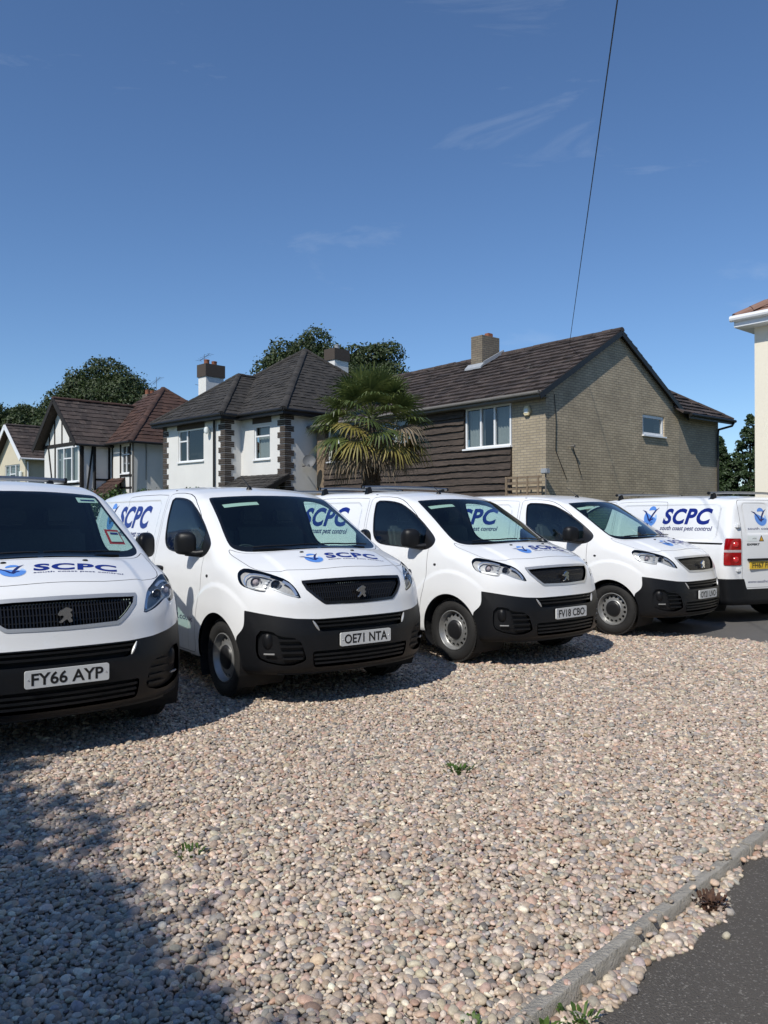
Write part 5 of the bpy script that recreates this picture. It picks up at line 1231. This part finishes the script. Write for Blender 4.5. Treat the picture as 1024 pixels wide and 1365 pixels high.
M['weed'] = mat_leaf('weed_leaf', (.05, .10, .015), (.10, .17, .03)); M['weed_b'] = mat_leaf('dry_weed', (.06, .032, .02), (.12, .06, .035), .15, .8); M['bark'] = mat_plain('bark', (.07, .05, .035), .95, .4, 6, .8, 18)
def leaf_quads(P, D, size, g, asp=.6):
    """a bent leaf at each point P with facing direction D"""
    n = len(P); a = g.normal(size=(n, 3)); a -= (a*D).sum(1)[:, None]*D; a /= np.linalg.norm(a, axis=1)[:, None]; b = np.cross(D, a); s = size*g.uniform(.6, 1.35, n)[:, None]
    v = np.stack([P-a*s*.5, P+b*s*asp*.5-D*s*.10, P+a*s*.5, P-b*s*asp*.5-D*s*.10, ], 1).reshape(-1, 3); i = np.arange(n)*4
    return v, np.concatenate([np.stack([i, i+1, i+2], 1), np.stack([i, i+2, i+3], 1)])
def crown_mesh(blobs, nleaf, size, seed, up=.35, fill=.35):
    """leaves over and through a set of foliage clumps (x, y, z, r)"""
    g = np.random.default_rng(seed); B = np.array(blobs); w = B[:, 3]**2; k = g.choice(len(B), nleaf, p=w/w.sum()); d = g.normal(size=(nleaf, 3)); d[:, 2] += up; d /= np.linalg.norm(d, axis=1)[:, None]
    r = B[k, 3]*np.where(g.random(nleaf) < fill, g.uniform(.3, 1, nleaf)**.5, np.where(g.random(nleaf) < .14, g.uniform(1.0, 1.32, nleaf), g.uniform(.84, 1.06, nleaf))); P = B[k, :3]+d*r[:, None]*np.array([1, 1, .85]); D = d+g.normal(0, .55, (nleaf, 3)); D /= np.linalg.norm(D, axis=1)[:, None]
    return leaf_quads(P, D, size, g)
def dome(cx, cy, z0, z1, rx, ry, n, r0, r1, seed):
    """clump centres over an uneven dome"""
    g = np.random.default_rng(seed); out = []
    for i in range(n):
        th = g.uniform(0, 2*math.pi); u = g.uniform(0, 1)**.7; el = math.asin(u); k = g.uniform(.62, .95)
        x = math.cos(el)*math.cos(th)*rx*k; y = math.cos(el)*math.sin(th)*ry*k; z = z0+(z1-z0)*(.12+.80*math.sin(el)*k/.9); out.append((cx+x, cy+y, z, g.uniform(r0, r1)))
    return out
def tree(name, loc, blobs, nleaf, size, label, seed, trunk_r=.3, top=None, group=None, mat='oak', limbs=7):
    o = empty(name, loc); tag(o, label, 'tree', group); v, f = crown_mesh(blobs, nleaf, size, seed); c = obj('crown', v, f, M[mat], o); c['kind'] = 'stuff'
    g = np.random.default_rng(seed+1); top = top or max(b[2] for b in blobs)*.6; m = MB().tube([(0, 0, -.1), (.05, .03, top*.4), (-.05, .05, top)], [trunk_r*1.25, trunk_r, trunk_r*.6], 12)
    for i in range(limbs):
        b = blobs[int(g.integers(len(blobs)))]; z = top*g.uniform(.55, .98); m.tube([(0, 0, z), (b[0]*.45, b[1]*.45, z+(b[2]-z)*.6), (b[0]*.95, b[1]*.95, b[2])], [trunk_r*.45, trunk_r*.28, trunk_r*.08], 8)
    m.build('trunk', M['bark'], o); return o
tree('oak_tree', (-25, 70, 0), dome(0, 0, 4.5, 14.9, 6.8, 5, 120, .9, 1.8, 3)+dome(.3, 0, 8, 15.4, 3.8, 3.4, 40, .8, 1.5, 4), 90000, .26, 'broad dark oak behind the half-timbered house', 3, .5)
tree('oak_tree', (-35.6, 76, 0), dome(0, 0, 4.5, 13.0, 4.6, 4, 46, .9, 1.6, 8), 26000, .28, 'dark oak behind the cream gabled house', 8, .45)
tree('oak_tree', (-4.6, 62, 0), dome(-.6, 0, 5, 16.3, 5.6, 4, 90, .9, 1.7, 14)+dome(4.2, .5, 5, 15.2, 4.2, 3.4, 46, .8, 1.5, 15), 80000, .25, 'dark oak behind the white rendered house', 14, .5)
def conifer(loc, h, r, seed, label):
    o = empty('conifer', loc); tag(o, label, 'tree', 'conifers beyond the tan brick house'); g = np.random.default_rng(seed); bl = []
    for i in range(260): t = g.uniform(0, 1)**1.3; th = g.uniform(0, 6.28); rr = r*(1-t)**.8*g.uniform(.5, 1.0); bl.append((rr*math.cos(th), rr*math.sin(th), .3+t*(h-.35), .12+.24*(1-t)))
    v, f = crown_mesh(bl, 30000, .13, seed, .9); obj('crown', v, f, M['conifer'], o)['kind'] = 'stuff'; MB().tube([(0, 0, -.1), (0, 0, h*.9)], [.12, .03], 8).build('trunk', M['bark'], o)
conifer((14.9, 32, 0), 5.7, 1.55, 31, 'tallest pointed conifer beyond the tan brick house'); conifer((13.9, 32.6, 0), 4.85, 1.35, 32, 'shorter pointed conifer between the tan house and the taller conifer'); conifer((14.45, 34.0, 0), 4.3, 1.7, 34, 'low broad conifer behind the two pointed conifers'); conifer((16.2, 31.2, 0), 5.3, 1.5, 33, 'conifer partly hidden by the cream rendered house')
hg = empty('hedge', (-6.8, 20, 0)); tag(hg, 'clipped green hedge behind the parked vans, below the half-timbered house', 'hedge'); g_ = np.random.default_rng(41)
v, f = crown_mesh([(g_.uniform(-2.4, 2.2), g_.uniform(-.5, .5), g_.uniform(.4, 2.05), .32) for i in range(150)], 16000, .085, 41, .2); obj('foliage', v, f, M['hedge'], hg)['kind'] = 'stuff'
MB().tube([(0, 0, -.1), (0, 0, 1.4)], .06, 8).build('stem', M['bark'], hg)
# tree whose shade falls over the pebbles in front
gt = np.random.default_rng(52); bl = []
for i in range(150):        # uneven spreading crown; its rim runs over the first van's side of the drive
    u, d, r = gt.uniform(-.12, 1.75), .70+2.8*gt.random()**1.1, gt.uniform(.5, .85); z = 5.4+1.5*(gt.random()-.5)*min(1, d)*1.6
    q = (-2.62+2.2*u-.806*d, 5.3-3.0*u-.591*d); bl.append((q[0]-.9325*z*.53, q[1]-.9325*z*.848, z, r))
tx, ty = np.mean([b_[0] for b_ in bl]), np.mean([b_[1] for b_ in bl])
tree('garden_tree', (tx, ty, -.1), [(b_[0]-tx, b_[1]-ty, b_[2]+.1, b_[3]) for b_ in bl], 95000, .15, 'leafy garden tree shading the pebbles beside the first van', 52, .22, 4.4)
# unseen trees added to cut the sky fill, also mirrored in paint and glass
g_ = np.random.default_rng(77)
for i, (x, y) in enumerate(((-19, -17), (-11, -20), (-3, -21.5), (5, -20), (13, -17), (20, -11), (25, -3))):
    h = g_.uniform(9.5, 12.5); tree('sky_block_tree', (x, y, -.1), dome(0, 0, 1.2, h, 4.8, 4.2, 46, 1.1, 1.9, 80+i), 11000, .5, 'unseen leafy tree added across the road to cut sky light', 80+i, .35, h*.55, 'unseen trees added across the road')
# fan palm
pm = empty('fan_palm', (-.29, 18.2, 0)); pm.scale = (1.14, 1.14, 1.1); tag(pm, 'shaggy fan palm with green top and dry hanging fronds before the weatherboarding', 'palm tree')
tk = MB().tube([(0, 0, -.1), (.03, 0, 1.2), (.0, .02, 2.4), (0, 0, 3.35)], [.15, .15, .19, .14], 14)
for i in range(260):
    th = random.uniform(0, 6.28); z = random.uniform(.2, 3.3); r = .16; p = Vector((r*math.cos(th), r*math.sin(th), z)); q = p+Vector((math.cos(th)*random.uniform(.03, .09), math.sin(th)*random.uniform(.03, .09), random.uniform(-.16, .02))); tk.tube([p, q], [.012, .004], 4)
tk.build('trunk', M['bark'], pm)
def frond(az, el, plen, flen, droop, mat, roll):
    d = Vector((math.cos(az)*math.cos(el), math.sin(az)*math.cos(el), math.sin(el))); side = d.cross(Vector((0, 0, 1))); side = side.normalized() if side.length > .05 else Vector((1, 0, 0)); nrm = side.cross(d).normalized()
    side = (side*math.cos(roll)+nrm*math.sin(roll)).normalized(); nrm = side.cross(d).normalized(); o = Vector((d.x*.06, d.y*.06, 3.42+.25*max(d.z, -.3)))
    p1 = o+d*plen*.55; p2 = o+d*plen+Vector((0, 0, -droop*.25*plen)); m = MB().tube([o, p1, p2], [.014, .010, .008], 5); n = 27
    for k in range(n):
        a = R(-118+236*k/(n-1))*random.uniform(.96, 1.04); L = flen*(.62+.38*math.cos(a*.62))*random.uniform(.86, 1.06); e = (d*math.cos(a)+side*math.sin(a)+nrm*.18).normalized(); w = side*math.cos(a)-d*math.sin(a); w.normalize(); pts = []
        for s_, wd in ((.04, .010), (.35, .022), (.65, .019), (.88, .011), (1.0, .002)):
            dr = droop*(s_**2.6)*L*.85*random.uniform(.8, 1.2); c = p2+e*L*s_*(1-.12*droop*s_)+Vector((0, 0, -dr)); pts += [c-w*wd, c+w*wd]
        m.add(pts, [(2*i, 2*i+1, 2*i+3, 2*i+2) for i in range(4)])
    return m.build('frond', M[mat], pm, smooth=False)
for i in range(66):
    t = (i+.5)/66; az = i*2.39996+random.uniform(-.2, .2); el = R(80-128*t**.85)
    mat = 'palm_g' if t < .55 or (t < .78 and i % 2 == 0) else ('palm_y' if t < .80 and i % 3 else 'palm_b')
    frond(az, el, .52+.22*min(t*2, 1)-.12*max(t-.7, 0), .64 if t < .8 else .46, .18+.75*t*random.uniform(.6, 1.3), mat, random.uniform(-.5, .5))
# weeds among the pebbles
def weed(x, y, n, h, label, mat='weed', z=-.015, spread=.05):
    m = MB()
    for i in range(n):
        a = random.uniform(0, 6.28); r = random.uniform(0, spread); b = Vector((r*math.cos(a), r*math.sin(a), 0)); hh = h*random.uniform(.5, 1.1); l = random.uniform(.3, 1.1)*hh; w = random.uniform(.003, .007); s = Vector((-math.sin(a), math.cos(a), 0))*w; o = Vector((math.cos(a), math.sin(a), 0))
        m.add([b-s, b+s, b+o*l*.5+Vector((0, 0, hh*.7))+s*1.3, b+o*l*.5+Vector((0, 0, hh*.7))-s*1.3, b+o*l+Vector((0, 0, hh*.75))], [(0, 1, 2, 3), (3, 2, 4)])
    e = obj('weed', m.v, m.f, M[mat]); e.location = (x, y, z); tag(e, label, 'weed')
weed(.45, 4.88, 60, .05, 'low green weed alone in the middle of the pebbles', spread=.09); weed(-.9, 3.70, 26, .04, 'sparse green weed at the edge of the tree shade', spread=.08)
weed(1.34, 3.24, 90, .045, 'dry reddish brown weed by the kerb and tarmac edge', 'weed_b', -.035, .07); weed(.62, 2.50, 34, .045, 'bright green weed in the stones outside the kerb', z=-.035, spread=.06); weed(.50, 2.44, 30, .05, 'small green weed tight against the outer kerb face', z=-.035, spread=.03)
weed(.27, 2.44, 14, .03, 'tiny yellowish weed on the pebble side of the kerb', spread=.03)
# cable running from the roof over the drive
cb = MB(); a = Vector((5.79, 24.5, 6.95)); b = Vector((2.387, 8.0, 6.82)); pts = [a+(b-a)*(i/24*2.1)+Vector((0, 0, 0)) for i in range(25)]; cb.tube(pts, .008, 6)
co = cb.build('overhead_cable', M['fascia_b']); tag(co, 'thin black overhead cable rising from the tan house roof into the sky', 'cable')
